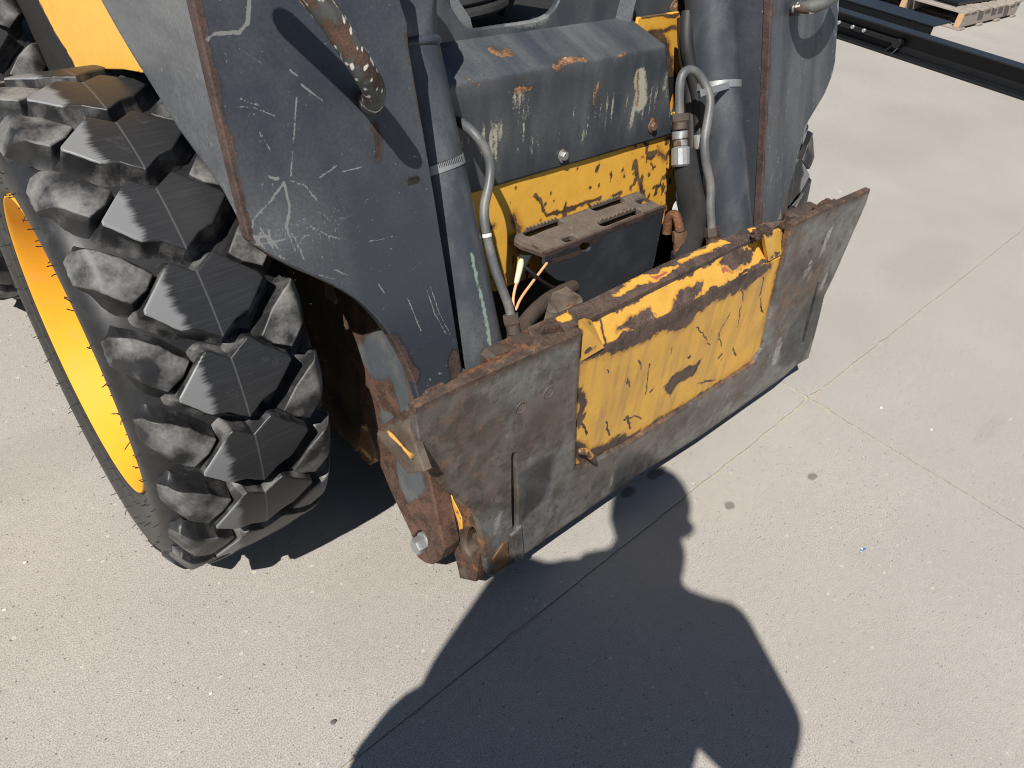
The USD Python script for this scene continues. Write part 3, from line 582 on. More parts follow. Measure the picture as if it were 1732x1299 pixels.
# ---- tilt cylinders
CD = np.array([0, .493, 1.0]); CD /= np.linalg.norm(CD)
def cyl_axis(x, z): return np.array([x, .76 + .493 * (z - .55), z])
CR = .047
def cyl_wear(seed, streak=None):
    def f(P):
        n = meshkit.fbm(P * [30, 30, 8], 4, seed); d = meshkit.noise(P * 230, seed)
        sc = np.clip((d - .88) * 6, 0, .8) * np.clip((meshkit.fbm(P * 7, 3, seed + 2) - .40) * 4, 0, 1)
        if streak is not None:
            L = streak; dd = np.full(len(P), 9.0)
            for a, b in zip(L[:-1], L[1:]):
                ab = b - a; t = np.clip(((P - a) @ ab) / (ab @ ab), 0, 1); dd = np.minimum(dd, np.linalg.norm(P - a - t[:, None] * ab, axis=1))
            dd = dd + (meshkit.fbm(P * 190, 4, 5) - .5) * .010
            sc = np.maximum(sc, np.clip(1 - .5 * dd / .0045, 0, 1) * .72)
        ru = np.clip((meshkit.fbm(P * 45, 4, seed + 4) - .72) * 5, 0, .8)
        return np.stack([ru, sc, np.clip(.18 + (n - .5) * .9, 0, .5)], 1)
    return f
def cylinder(x, ztop, zbot, label, seed, streak=None):
    a, b = cyl_axis(x, zbot), cyl_axis(x, ztop); L = np.linalg.norm(b - a)
    prof = [(t, CR) for t in np.linspace(0, L - .002, 200)]
    body = lathe(prof, a, b - a, 120)
    p = put(LOADER, "tilt_cylinder", body, M["cylinder_paint"], True, cyl_wear(seed, streak), label=label)
    # weld bead and the head above it
    put(p, "weld_ring", lathe([(-.006, CR - .001), (-.003, CR + .003), (.001, CR + .0042), (.005, CR + .002), (.008, CR - .002)], b, b - a, 48), M["grey_paint"], True, cyl_wear(seed + 1))
    head = []
    o = b
    hp = hull([o + CD * .006 + CR * .96 * (math.cos(t) * np.array([1.0, 0, 0]) + math.sin(t) * np.cross(CD, [1, 0, 0])) for t in np.linspace(0, 6.28, 28)] +
              [o + CD * .085 + np.array([s * .040, 0, 0]) + .050 * (math.cos(t) * CD + math.sin(t) * np.cross(CD, [1, 0, 0])) for s in (-1, 1) for t in np.linspace(0, 6.28, 28)])
    put(p, "cylinder_head", hp, M["grey_paint"], 30, cyl_wear(seed + 2))
    c = o + CD * .10
    put(p, "pivot_pin", rod(c - [.060, 0, 0], c + [.060, 0, 0], .021), M["tube_steel"], 30, lambda P: np.stack([np.clip((meshkit.fbm(P * 60, 3) - .5) * 3, 0, 1), np.zeros(len(P)), np.full(len(P), .3)], 1))
    return p
CYLL, CYLR = .685, 1.425
def on_cyl(px, x):
    """The nearer point where the line of sight meets the tube's surface."""
    r = sight(px); o = EYE - cyl_axis(x, .55); d1 = r - CD * (r @ CD); o1 = o - CD * (o @ CD)
    A, B, C_ = d1 @ d1, 2 * d1 @ o1, o1 @ o1 - CR ** 2; q = B * B - 4 * A * C_
    return EYE + r * ((-B - math.sqrt(max(q, 0))) / (2 * A))
streak = np.array([on_cyl(p, CYLL) for p in ((798, 430), (806, 470), (815, 505), (823, 545), (830, 585), (838, 610))])
ca = cylinder(CYLL, .862, .40, "grey hydraulic cylinder with a pale scrape low down, near side", 31, streak)
cb = cylinder(CYLR, .915, .40, "grey hydraulic cylinder on the far side", 41)
def clamp(parent, x, px, tilt, w=.013, screw=True):
    q = on_cyl(px, x); h = (q - cyl_axis(x, .55)) @ CD; o = cyl_axis(x, .55) + CD * h
    ax = CD + np.array([tilt, 0, 0]); ax /= np.linalg.norm(ax)
    band = lathe([(-w / 2, CR + .0002), (-w / 2, CR + .0014), (w / 2, CR + .0014), (w / 2, CR + .0002)], o, ax, 64)
    p = put(parent, "clamp_band", band, M["zinc"], 30)
    return o, ax
o1, ax1 = clamp(ca, CYLL, (765, 277), -.10)
e1 = np.cross(ax1, [0, 0, 1.0]); slots = []
for k in range(14):                                                  # stamped slots of the worm drive band
    px = on_cyl((742 + k * 2.9, 279 - k * .78), CYLL); nrm = px - cyl_axis(CYLL, .55); nrm -= CD * (nrm @ CD); nrm /= np.linalg.norm(nrm)
    slots.append(box(px + nrm * .0016, (.0011, .008, .0006), np.array([np.cross(ax1, nrm), ax1, nrm]), .0001))
put(ca, "band_slots", cat_mesh(slots), M["black_plastic"], False)
o2, ax2 = clamp(cb, CYLR, (1225, 145), .14, .014)
TL = lambda px, dy: Plane((0, .76 + dy, .55), (1, 0, 0), (0, .493, 1)).at([px])[0]
# tail of the far band that grips the tube
tail = [TL((1256, 138), -.045), TL((1225, 146), -.050), TL((1205, 151), -.052), TL((1186, 158), -.050)]
put(cb, "band_tail", slab(Plane(TL((1186, 158), -.052), TL((1256, 138), -.047) - TL((1186, 158), -.052), CD), Polygon([(0, -.006), (.10, -.006), (.10, .007), (0, .007)]), .002, .01, .0004), M["zinc"], 30)

# ---- hydraulic tubes and hoses
def fitting(o, d, r, h, mat, parent, name="hose_fitting", hexa=True):
    d = np.array(d, float) / np.linalg.norm(d)
    ms = [hexnut(np.array(o), d, r, h * .55) if hexa else rod(o, np.array(o) + d * h * .55, r), rod(np.array(o) + d * h * .5, np.array(o) + d * h, r * .82, 20)]
    return put(parent, name, cat_mesh(ms), mat, 25, lambda P: np.stack([np.clip((meshkit.fbm(P * 90, 4, 3) - .35) * 2, 0, 1), np.zeros(len(P)), np.clip(meshkit.fbm(P * 60, 3) - .3, 0, 1) * .5], 1))
lt = [TL(p, dy) for p, dy in (((775, 205), .05), ((785, 211), .02), ((805, 228), -.005), ((824, 256), -.012), ((831, 285), -.012), ((826, 320), -.012), ((818, 350), -.012), ((820, 385), -.014), ((826, 412), -.016), ((836, 452), -.020), ((850, 490), -.026), ((861, 518), -.030), ((866, 545), -.032))]
tl = put(LOADER, "hydraulic_tube", tube(lt, .0078, 16, 3), M["tube_steel"], True, lambda P: np.stack([np.clip((meshkit.fbm(P * 50, 4, 8) - .66) * 4, 0, .9), np.zeros(len(P)), np.clip(meshkit.fbm(P * 20, 3) - .35, 0, .3)], 1), label="bent steel line beside the near cylinder")
dl = lt[-1] - lt[-2]
fitting(lt[-1] - dl * .5, dl, .0145, .034, M["rust_steel"], tl); fitting(lt[-1] + dl * .75, dl + np.array([.0, 0, -.004]), .0130, .040, M["rust_steel"], tl, hexa=False)
cw_ = (lt[7] + lt[8]) / 2; put(tl, "tape_band", rod(cw_ - dl * .14, cw_ + dl * .14, .0086, 18), M["white_plastic"], 30)
rt = [TL(p, dy) for p, dy in (((1150, 200), -.02), ((1149, 165), -.02), ((1150, 138), -.022), ((1156, 122), -.026), ((1168, 117), -.03), ((1181, 124), -.035), ((1194, 144), -.045), ((1202, 168), -.054), ((1199, 195), -.056), ((1191, 235), -.056), ((1193, 275), -.056), ((1203, 315), -.056), ((1201, 350), -.056), ((1204, 392), -.056))]
tr = put(LOADER, "hydraulic_tube", tube(rt, .0088, 16, 3), M["tube_steel"], True, lambda P: np.stack([np.clip((meshkit.fbm(P * 50, 4, 8) - .68) * 4, 0, .9), np.zeros(len(P)), np.clip(meshkit.fbm(P * 20, 3) - .35, 0, .3)], 1), label="hooked steel line beside the far cylinder")
dr = rt[-1] - rt[-2]; dr = dr / np.linalg.norm(dr)
fitting(rt[-1] - dr * .008, dr, .0165, .038, M["rust_steel"], tr)
dn = rt[0] - rt[1]; dn = dn / np.linalg.norm(dn)
fitting(rt[0] - dn * .008, dn, .0175, .030, M["rust_steel"], tr); fitting(rt[0] + dn * .024, dn, .0165, .028, M["zinc"], tr, hexa=False)
put(tr, "ferrule", lathe([(0, .013), (.004, .0185), (.034, .0195), (.038, .016)], rt[0] + dn * .052, dn, 14), M["zinc"], 25)
hz = [TL(p, -.02) for p in ((1158, 252), (1161, 290), (1167, 325), (1175, 358), (1173, 392), (1163, 425), (1150, 470))]
put(LOADER, "sleeved_hose", tube(hz, [.020, .024, .026, .026, .024, .022, .02], 18, 3), M["sleeve_cloth"], True, lambda P: np.stack([np.zeros(len(P)), np.zeros(len(P)), np.clip(meshkit.fbm(P * [60, 60, 14], 4) - .35, 0, 1) * .6], 1), label="black cloth sleeved hose")
hz2 = [TL(p, .03) for p in ((1163, 20), (1160, 70), (1168, 110), (1182, 170), (1184, 240), (1180, 330), (1176, 420))]
put(LOADER, "black_hose", tube(hz2, .013, 14, 3), M["black_rubber"], True)
put(LOADER, "black_hose", tube([TL(p, .05) for p in ((1155, 30), (1156, 90), (1168, 150), (1172, 260), (1170, 400))], .012, 14, 3), M["black_rubber"], True)
gn = [TL(p, .0) for p in ((1180, 228), (1182, 252))]; put(LOADER, "hose_fitting", rod(gn[0], gn[1], .009), M["zinc"], 30)
put(LOADER, "paper_tag", slab(Plane(TL((1153, 362), .02), (1, 0, 0), (0, .5, 1)), Point(0, 0).buffer(.032).intersection(Polygon([(-.04, -.05), (.018, -.05), (.03, .05), (-.03, .05)])), .001, .01, .0002), M["white_plastic"], 30, lambda P: np.stack([np.zeros(len(P)), np.zeros(len(P)), np.full(len(P), .25)], 1))

def bolt(parent, plane, px, r, mat, washer=True):
    o = plane.at([px])[0]; n = plane.n
    ms = [hexnut(o + n * .002, n, r, r * .75)]
    if washer: ms.append(lathe([(0, 1e-5), (0, r * 1.5), (.0025, r * 1.5), (.0025, 1e-5)], o, n, 24))
    put(parent, "bolt", cat_mesh(ms), mat, 25, lambda P: np.stack([np.clip((meshkit.fbm(P * 120, 3) - .4) * 2.5, 0, 1), np.zeros(len(P)), np.full(len(P), .2)], 1))
# ---- cab front: step cover, sill, yellow panel
COV = Plane((0, .885, .60), (1, 0, 0), (0, .10, 1))
YEL = Plane((0, .8905, .60), (1, 0, 0), (0, .09, 1))
for q in (COV, YEL):
    if q.n[1] > 0: q.n = -q.n
cb_l, cb_r = COV.uv([(805, 325)])[0], COV.uv([(1140, 226)])[0]
fold = COV.uv([(761, 137), (1124, 84)])
zf = fold[:, 1].mean()
x_right_low, x_right_top = COV.uv([(1141, 226)])[0, 0], COV.uv([(1122, 86)])[0, 0]
def cover_prof(n):                                                   # section of the bent sheet: lip, face, rounded fold, sloping top
    pts = [(cb_l[1] + 0.0, 0.0)]
    return pts
xs = np.arange(.58, 1.50, .0042)
ys = []
z_lo = (cb_l[1] + cb_r[1]) / 2
face = [(0, z_lo, 0.0)]
sec = [COV.P([[0, z_lo]])[0][1:], COV.P([[0, zf - .035]])[0][1:], COV.P([[0, zf]])[0][1:]]
topback = np.array([sec[2][0] + .118, sec[2][1] + .034])
fa_, fb_ = sec[2] + (sec[0] - sec[2]) * .035, sec[2] + (topback - sec[2]) * .07
sec = chaikin(np.array([sec[0], fa_, sec[2], fb_, topback]), 3)
sd = np.r_[0, np.cumsum(np.linalg.norm(np.diff(sec, axis=0), axis=1))]; ss = np.arange(0, sd[-1], .0042); secy, secz = np.interp(ss, sd, sec[:, 0]), np.interp(ss, sd, sec[:, 1])
GX, GS = np.meshgrid(xs, ss)
t_right = np.clip((secz - secz[0]) / (COV.P([[0, zf]])[0][2] - secz[0]), 0, 1.25)
xr = x_right_low + .006 + (x_right_top + .016 - x_right_low) * t_right; xl = np.full_like(xr, .58)
PX = xl[:, None] + (xr - xl)[:, None] * ((GX - .58) / (xs[-1] - .58))
rr_ = np.clip((PX - (xr[:, None] - .02)) / .02, 0, 1)
PY = secy[:, None] + .020 * rr_ ** 2.2 * np.clip(t_right[:, None] * 3, 0, 1); PZ = secz[:, None] - .006 * rr_ ** 2 * (t_right[:, None] > .9)
PY = PY + .0022 * (meshkit.fbm(np.stack([PX * 6, PZ * 8, 0 * PX], -1), 3, 2) - .5)
V = np.stack([PX, PY, PZ], -1).reshape(-1, 3); nx, ns = len(xs), len(ss)
ii = (np.arange(ns - 1)[:, None] * nx + np.arange(nx - 1)).ravel()
F = np.vstack([np.stack([ii, ii + 1, ii + nx + 1], 1), np.stack([ii, ii + nx + 1, ii + nx], 1)])
V2 = V + [0, .004, 0]; F2 = F[:, ::-1] + len(V)
rim_ = np.r_[np.arange(nx), np.arange(1, ns) * nx + nx - 1]
F3 = np.vstack([np.stack([rim_[:-1], rim_[:-1] + len(V), rim_[1:] + len(V)], 1), np.stack([rim_[:-1], rim_[1:] + len(V), rim_[1:]], 1)])
cover = trimesh.Trimesh(np.vstack([V, V2]), np.vstack([F, F2, F3]), process=False)
def cover_wear(P):
    uv = COV.of(P); w = warp(uv, .008, 50, 31); top = np.clip((uv[:, 1] - (zf - .03)) / .03, 0, 1)
    rust = np.maximum.reduce([near(w, COV.uv([(875, 150), (898, 147)]), .006) * .8, near(w, COV.uv([(1079, 128), (1080, 172)]), .010) * .62, near(w, COV.uv([(1010, 145), (1003, 175)]), .0035) * .8, near(w, COV.uv([(1102, 205), (1102, 220)]), .008) * .8, near(w, COV.uv([(950, 258), (958, 268)]), .005) * .8,
                              near(w, COV.uv([(770, 101), (800, 97)]), .006) * .8, near(w, COV.uv([(872, 100), (900, 97)]), .006) * .75, near(w, COV.uv([(940, 112), (990, 104)]), .0055) * .75, near(w, COV.uv([(1045, 95), (1060, 90)]), .005) * .6, near(w, COV.uv([(795, 135), (812, 142)]), .005) * .6, near(w, COV.uv([(805, 325), (1140, 226)]), .0018) * .7])
    bare = np.maximum.reduce([near(w, COV.uv([(880, 160), (887, 192)]), .022) * (.45 + 1.3 * (fb(uv, (120, 14), 9) - .36)), near(w, COV.uv([(1082, 132), (1085, 172)]), .017) * .95, near(w, COV.uv([(1005, 150), (1003, 170)]), .0028) * .6])
    band = np.clip(1 - np.abs(uv[:, 1] - (z_lo + .075)) / .085, 0, 1)
    drip = np.clip((fb(uv, (120, 8), 12) - .40) * 4.5, 0, 1) * np.clip(band * 1.3, 0, 1)
    bare = np.maximum(bare, drip * .60)
    bare = np.maximum(bare, scatter_marks(uv, 160, uv.min(0), uv.max(0), .012, .0009, 9) * .6)
    edge = near(w, COV.uv([(1118, 80), (1141, 226)]), .022) * np.clip(fb(uv, (60, 30), 7) * 2 - .6, 0, 1)
    dust = np.clip(.10 + (fb(uv, (30, 9), 2) - .45) * .9 + top * (.22 + (fb(uv, 22, 8) - .5) * .8) + band * .12, 0, .5)
    return np.stack([rust, np.maximum(bare, edge * .8), dust], 1)
cv = put(LOADER, "step_cover", cover, M["cover_paint"], True, cover_wear, label="chipped grey bent sheet cover with streaks and two bolts")
bolt(cv, COV, (952, 263), .0085, M["zinc"]); bolt(cv, COV, (1103, 213), .009, M["orange_rust"])
# yellow front panel
def yel_wear(P):
    uv = YEL.of(P); w = warp(uv, .006, 80, 41)
    right_ = np.clip((uv[:, 0] - 1.06) / .30, 0, 1); lowb = np.clip((.50 - .02 - (uv[:, 1] + .60)) / .06, 0, 1)
    sp_ = fb(uv, (85, 62), 21, 3); blk = fb(uv, 12, 5)
    rust = np.clip((sp_ - .64 + .13 * right_ + .15 * lowb * blk * 1.5) * 7, 0, 1)
    for ln, r, k in [([(1075, 272), (1078, 300)], .006, 1), ([(1082, 305), (1088, 335)], .007, .9), ([(905, 330), (915, 345), (925, 365)], .0035, .9), ([(868, 365), (880, 395), (888, 430)], .014, .62), ([(955, 350), (955, 380)], .006, .8), ([(985, 345), (1015, 335)], .005, .8), ([(1035, 335), (1050, 325)], .006, .8), ([(925, 362), (945, 360), (985, 345)], .004, .9), ([(1115, 255), (1125, 268)], .012, .6), ([(820, 395), (835, 380)], .01, .6)]:
        rust = np.maximum(rust, near(w, YEL.uv(ln), r) * k)
    dust = np.clip((fb(uv, (12, 10), 9) - .5) * 2.2, 0, .75) * .6
    return np.stack([rust, 0 * rust, dust], 1)
yl, yr = .60, YEL.uv([(1147, 226)])[0, 0]
ypoly = [(yl, -.20), (YEL.uv([(1146, 345)])[0, 0], -.20), (yr, .04), (yr, .06), (yl, .06)]
put(LOADER, "front_panel", slab(YEL, Polygon(ypoly), .006, .0042, .001, .0012, 6), M["yellow_paint"], 40, yel_wear, label="yellow panel with brown chips below the grey cover")
# yellow flange to the right of the cover
FLG = Plane((0, .985, .80), (1, 0, 0), (0, .06, 1)); FLG.n = -FLG.n if FLG.n[1] > 0 else FLG.n
fl_poly = FLG.uv([(1080, 30), (1150, 20), (1158, 70), (1160, 120), (1155, 240), (1130, 245), (1070, 90)])
def flg_wear(P):
    uv = FLG.of(P); w = warp(uv, .010, 45, 51)
    return np.stack([np.maximum.reduce([near(w, FLG.uv([(1090, 60), (1118, 64), (1128, 85), (1146, 170), (1150, 220)]), .013) * .8, near(w, FLG.uv([(1095, 55), (1150, 45)]), .006) * .75, near(w, FLG.uv([(1085, 33), (1150, 23)]), .0035)]), near(w, FLG.uv([(1125, 90), (1146, 180)]), .012) * .55, np.zeros(len(P))], 1)
put(LOADER, "side_flange", slab(FLG, Polygon(fl_poly).buffer(0), .006, .004, .001), M["yellow_paint"], 40, flg_wear, label="yellow flange with a rusty edge")
# sill sheet with the doorway cut-out
SIL = Plane((0, 1.005, .85), (1, 0, 0), (0, .12, 1)); SIL.n = -SIL.n if SIL.n[1] > 0 else SIL.n
op = chaikin([(948, -140), (951, -15), (940, 15), (918, 32), (880, 39), (840, 44), (805, 50), (786, 45), (772, 25), (752, -10), (735, -140)], 3)
sil_px = [(700, -110), (690, 130), (760, 240), (1070, 160), (1092, 60), (1092, 32), (1163, 18), (1170, -120), (960, -120)]
sil = Polygon(SIL.uv(sil_px)).buffer(0).difference(Polygon(SIL.uv(op)).buffer(0))
def sil_wear(P):
    uv = SIL.of(P); w = warp(uv, .010, 40, 61)
    return np.stack([near(w, SIL.uv([(1088, 33), (1150, 23)]), .004) * .9, np.maximum(near(w, SIL.uv([(860, 44), (905, 40), (925, 30)]), .012) * .62, scatter_marks(uv, 80, uv.min(0), uv.max(0), .012, .0010, 19) * .6), np.clip(.15 + (fb(uv, (20, 10), 3) - .4) * 1.0, 0, .5)], 1)
put(LOADER, "cab_sill", slab(SIL, sil, .010, .005, .003, .001, 7), M["grey_paint"], 40, sil_wear, label="grey cab sill with a rounded doorway cut-out")
bolt(LOADER, SIL, (1141, 13), .010, M["orange_rust"])
# upright rib standing on the sill, pale gusset in the doorway
rb = SIL.at([(1034, 60), (1050, -6), (1066, -6), (1066, 58), (1050, 61)])
put(LOADER, "sill_rib", hull(np.vstack([rb[[0, 1, 2, 3]] , rb[[2, 4]] + SIL.n * .016])), M["grey_paint"], 20, lambda P: np.stack([np.zeros(len(P)), np.full(len(P), .1), np.full(len(P), .55)], 1))
SI2 = Plane((0, 1.03, .85), (1, 0, 0), (0, .12, 1)); SI2.n = -SI2.n if SI2.n[1] > 0 else SI2.n
put(LOADER, "doorway_gusset", slab(SI2, Polygon(SI2.uv([(735, -20), (742, 12), (785, 46), (802, 54), (796, 30), (776, 0), (762, -30)])), .006, .006, .001), M["grey_paint"], 30, lambda P: np.stack([np.zeros(len(P)), np.zeros(len(P)), np.clip(.8 + meshkit.fbm(P * 25, 4) * .8, 0, 1)], 1))
# rubber boot and pedal on the cab floor
bo = SI2.at([(820, 20)])[0] + np.array([.03, .09, -.03]); prof = []
for k in range(9):
    r = .085 - k * .0045; prof += [(k * .020, r - .010), (k * .020 + .006, r), (k * .020 + .014, r), (k * .020 + .019, r - .010)]
put(LOADER, "rubber_boot", lathe(prof, bo, (-.15, .25, 1), 36), M["black_rubber"], 30, lambda P: np.stack([np.zeros(len(P)), np.zeros(len(P)), np.full(len(P), .12)], 1))
fo = SI2.at([(900, 35)])[0]
put(LOADER, "cab_floor", box(fo + [-.05, .38, -.04], (1.1, .75, .02)), M["dark_frame"], 30)
put(LOADER, "foot_pedal", cat_mesh([box(fo + [.05, .12, .035], (.13, .03, .12), Rot.from_euler("x", -50, degrees=True).as_matrix(), .008), box(fo + [.0, .10, .05], (.03, .10, .10), Rot.from_euler("x", -20, degrees=True).as_matrix(), .01)]), M["black_plastic"], 30)
put(LOADER, "cab_back", box(fo + [.0, .75, .25], (1.2, .03, .9)), M["dark_frame"], 30)

# ---- chassis behind and below
put(LOADER, "chassis", box((1.055, 1.75, .44), (.86, 1.55, .56), None, .02), M["dark_frame"], 30)
put(LOADER, "chassis_front", box((1.055, .955, .33), (.86, .05, .34), None, .01), M["dark_frame"], 30)
CHS = Plane((.575, 1.1, .4), (0, -1, 0), (0, 0, 1))
chs_poly = CHS.uv([(520, 440), (560, 470), (585, 560), (600, 640), (607, 722), (606, 765), (555, 712), (530, 640)])
def chs_wear(P):
    uv = CHS.of(P); return np.stack([np.clip((fb(uv, 20, 2) - .35) * 1.4, 0, .8), np.zeros(len(P)), np.clip(fb(uv, 14, 5) * 1.3 - .2, 0, .9)], 1)
put(LOADER, "frame_rail", slab(CHS, Polygon([(-.35, -.28), (.20, -.28), (.30, -.1), (.34, .35), (-.35, .35)]), .02, .02, .003), M["dark_frame"], 40, chs_wear)
br = Plane((.545, .9, .4), (0, -1, 0), (0, 0, 1))
bp_ = br.uv([(608, 722), (614, 716), (624, 735), (634, 765), (634, 782), (624, 788), (612, 778), (606, 765)])
put(LOADER, "frame_bracket", slab(br, Polygon(bp_).buffer(0), .022, .004, .003), M["orange_rust"], 40, lambda P: np.stack([np.clip((meshkit.fbm(P * 60, 4) - .35) * 2, 0, 1), np.clip(meshkit.fbm(P * 30, 3) * 1.6 - .5, 0, 1), np.zeros(len(P))], 1))
st_ = br.uv([(533, 475), (548, 480), (560, 505), (552, 520), (536, 505)])
put(LOADER, "frame_strap", slab(Plane((.56, .9, .4), (0, -1, 0), (0, 0, 1)), Polygon(st_).buffer(0), .01, .006, .002), M["rust_steel"], 40, lambda P: np.stack([np.zeros(len(P)), np.full(len(P), .3), np.full(len(P), .8)], 1))

# ---- step bracket with the serrated tread
SB_Y0, SB_Y1 = .803, .875
SBF = Plane((0, SB_Y0, .45), (1, 0, 0), (0, .02, 1)); SBF.n = -SBF.n if SBF.n[1] > 0 else SBF.n
sb_px = [(921, 428), (1126, 348), (1108, 440), (1100, 470), (978, 520), (974, 492), (962, 478), (942, 474), (926, 462), (920, 448)]
def sb_wear(P):
    uv = SBF.of(P); w = warp(uv, .008, 60, 71); t = SBF.uv([(921, 428), (1126, 348)])
    return np.stack([np.maximum(near(w, t, .010), near(w, SBF.uv([(935, 440), (985, 425), (1010, 405)]), .006)), scatter_marks(uv, 60, uv.min(0), uv.max(0), .008, .0008, 23) * .6, np.clip((fb(uv, 14, 3) - .35) * .6, 0, .3)], 1)
sbuv = SBF.uv(sb_px); hole = Polygon(SBF.uv([(1020 + 14 * math.cos(a), 412 + 0 * a) for a in (0,)] * 4)) if False else None
slot_f = Polygon(SBF.uv([(1018, 405), (1022, 398), (1050, 386), (1085, 371), (1092, 374), (1090, 384), (1050, 398), (1030, 412), (1022, 418)])).buffer(0)
sbp = Polygon(sbuv).buffer(0).difference(Polygon(SBF.uv([(990 + 9 * math.cos(a), 418 + 7 * math.sin(a)) for a in np.linspace(0, 6.2, 16)])))
sb = put(LOADER, "step_bracket", slab(SBF, sbp, .006, .004, .0015), M["grey_paint"], 40, sb_wear, label="dark step bracket with a dusty serrated tread")
zt = SBF.P([SBF.uv([(1020, 388)])[0]])[0][2]
xa, xb = SBF.at([(921, 428)])[0][0], SBF.at([(1126, 348)])[0][0]
TOP = Plane(((xa + xb) / 2, (SB_Y0 + SB_Y1) / 2, zt), (1, 0, 0), (0, 1, .10))
hw_, hd_ = (xb - xa) / 2, (SB_Y1 - SB_Y0) / 2 + .004
tread = Polygon([(-hw_ + .004, -hd_ + .0045), (hw_, -hd_ + .0045), (hw_ - .004, hd_), (-hw_ - .022, hd_), (-hw_ - .020, hd_ * .2)])
for k, (cx, cy, L) in enumerate([(.055, -.016, .13), (-.12, .030, .10), (.07, .031, .10), (-.10, -.022, .022), (.155, .008, .03)]):
    L2 = L * hw_ / .21
    tread = tread.difference(LineString([(cx - L2 / 2, cy), (cx + L2 / 2, cy)]).buffer(.0075))
def tr_wear(P):
    uv = TOP.of(P); f = fb(uv, (90, 160), 4); e = dline(uv, np.vstack([np.array(tread.exterior.coords)]))
    return np.stack([np.clip(.75 - e / .02, 0, 1) * .7 + (f - .5) * .8, np.clip((fb(uv, (140, 60), 8) - .5) * 2, 0, 1), np.zeros(len(P))], 1)
put(sb, "serrated_tread", slab(TOP, tread, .012, .0028, .0034, .0045, 3), M["grip_dust"], 40, tr_wear)
rt_ = np.random.default_rng(8)
for cx, cy, L in [(.055, -.016, .13), (-.12, .030, .10), (.07, .031, .10)]:                  # each serrated edge is bent up from the sheet
    L2 = L * hw_ / .21; us = np.linspace(cx - L2 / 2, cx + L2 / 2, 37)
    hs = np.array([(.002, .0052, .0064, .0036)[k % 4] + rt_.uniform(-.0012, .0012) for k in range(37)]); V, F = [], []
    y = cy + .0065
    for k, (u, h) in enumerate(zip(us, hs)):
        for dy, hh in ((-.0016, -.003), (-.0016, h), (.0016, h), (.0016, -.003)): V.append(TOP.P([[u, y + dy + hh * .2]], hh)[0])
    for k in range(36):
        for a in range(4):
            b = (a + 1) % 4; F += [[4 * k + a, 4 * k + b, 4 * k + 4 + b], [4 * k + a, 4 * k + 4 + b, 4 * k + 4 + a]]
    F += [[0, 2, 1], [0, 3, 2], [144, 145, 146], [144, 146, 147]]
    put(sb, "serrated_edge", trimesh.Trimesh(V, F, process=False), M["rust_steel"], 20, lambda P: np.stack([np.zeros(len(P)), np.clip((P[:, 2] - zt - .006) * 90, 0, .6), np.full(len(P), .25)], 1))
SBL = Plane((xa - .012, SB_Y0 + .02, zt), (0, -1, .0), (0, 0, 1))
put(sb, "bracket_end", slab(Plane((xa - .004, 0, 0), (0, -1, 0), (0, 0, 1)), Polygon([(-SB_Y1 + .012, zt - .002), (-SB_Y1 + .012, zt - .13), (-SB_Y0 - .055, zt - .10), (-SB_Y0 - .03, zt - .02), (-SB_Y0 - .02, zt - .002)]), .005, .01, .001), M["grey_paint"], 40, lambda P: np.stack([np.clip((P[:, 2] - zt + .02) * 40, 0, .8), np.zeros(len(P)), np.full(len(P), .1)], 1))

# ---- clutter in the well behind the attachment plate
put(LOADER, "wire", tube([TL((882, 440), .0), TL((876, 470), -.005), TL((868, 500), -.01), TL((868, 520), -.015)], .0026, 8, 2), M["copper_wire"], True)
put(LOADER, "wire_sleeve", tube([TL((882, 438), .0), TL((879, 455), -.002), TL((873, 480), -.006)], [.003, .006, .005, .004], 10, 2), M["cream_plastic"], True)
put(LOADER, "wire", tube([TL((925, 445), .01), TL((900, 478), .0), TL((880, 505), -.01), TL((872, 525), -.015)], .0026, 8, 2), M["copper_wire"], True)
put(LOADER, "cable", tube([TL((884, 448), .0), TL((900, 462), -.01), TL((922, 480), -.005), TL((945, 490), .01)], .003, 8, 2), M["black_plastic"], True)
put(LOADER, "rusty_hose", tube([TL((885, 550), -.05), TL((905, 525), -.03), TL((935, 500), .0), TL((970, 485), .03)], .013, 14, 3), M["rust_steel"], True)
put(LOADER, "pivot_lug", dense(box(TL((945, 520), -.02), (.08, .05, .045), None, .008), .012), M["rust_steel"], 30, lambda P: np.stack([np.clip((meshkit.fbm(P * 50, 3) - .4) * 2, 0, 1), np.zeros(len(P)), np.clip(meshkit.fbm(P * 30, 3) * 1.5 - .4, 0, 1)], 1))
el = [TL((1128, 395), .03), TL((1130, 368), .02), TL((1142, 360), .0), TL((1148, 375), -.01), TL((1150, 392), -.012)]
ef = put(LOADER, "rusty_elbow", tube(el, .0095, 14, 3), M["orange_rust"], True, lambda P: np.stack([np.clip(meshkit.fbm(P * 50, 4) + .05, 0, 1), np.zeros(len(P)), np.zeros(len(P))], 1))
fitting(el[-1], (0, -.3, -1), .0155, .045, M["orange_rust"], ef); put(ef, "hose_end", rod(el[-1] + np.array([0, -.012, -.04]), el[-1] + np.array([0, -.03, -.13]), .017), M["black_rubber"], 30)

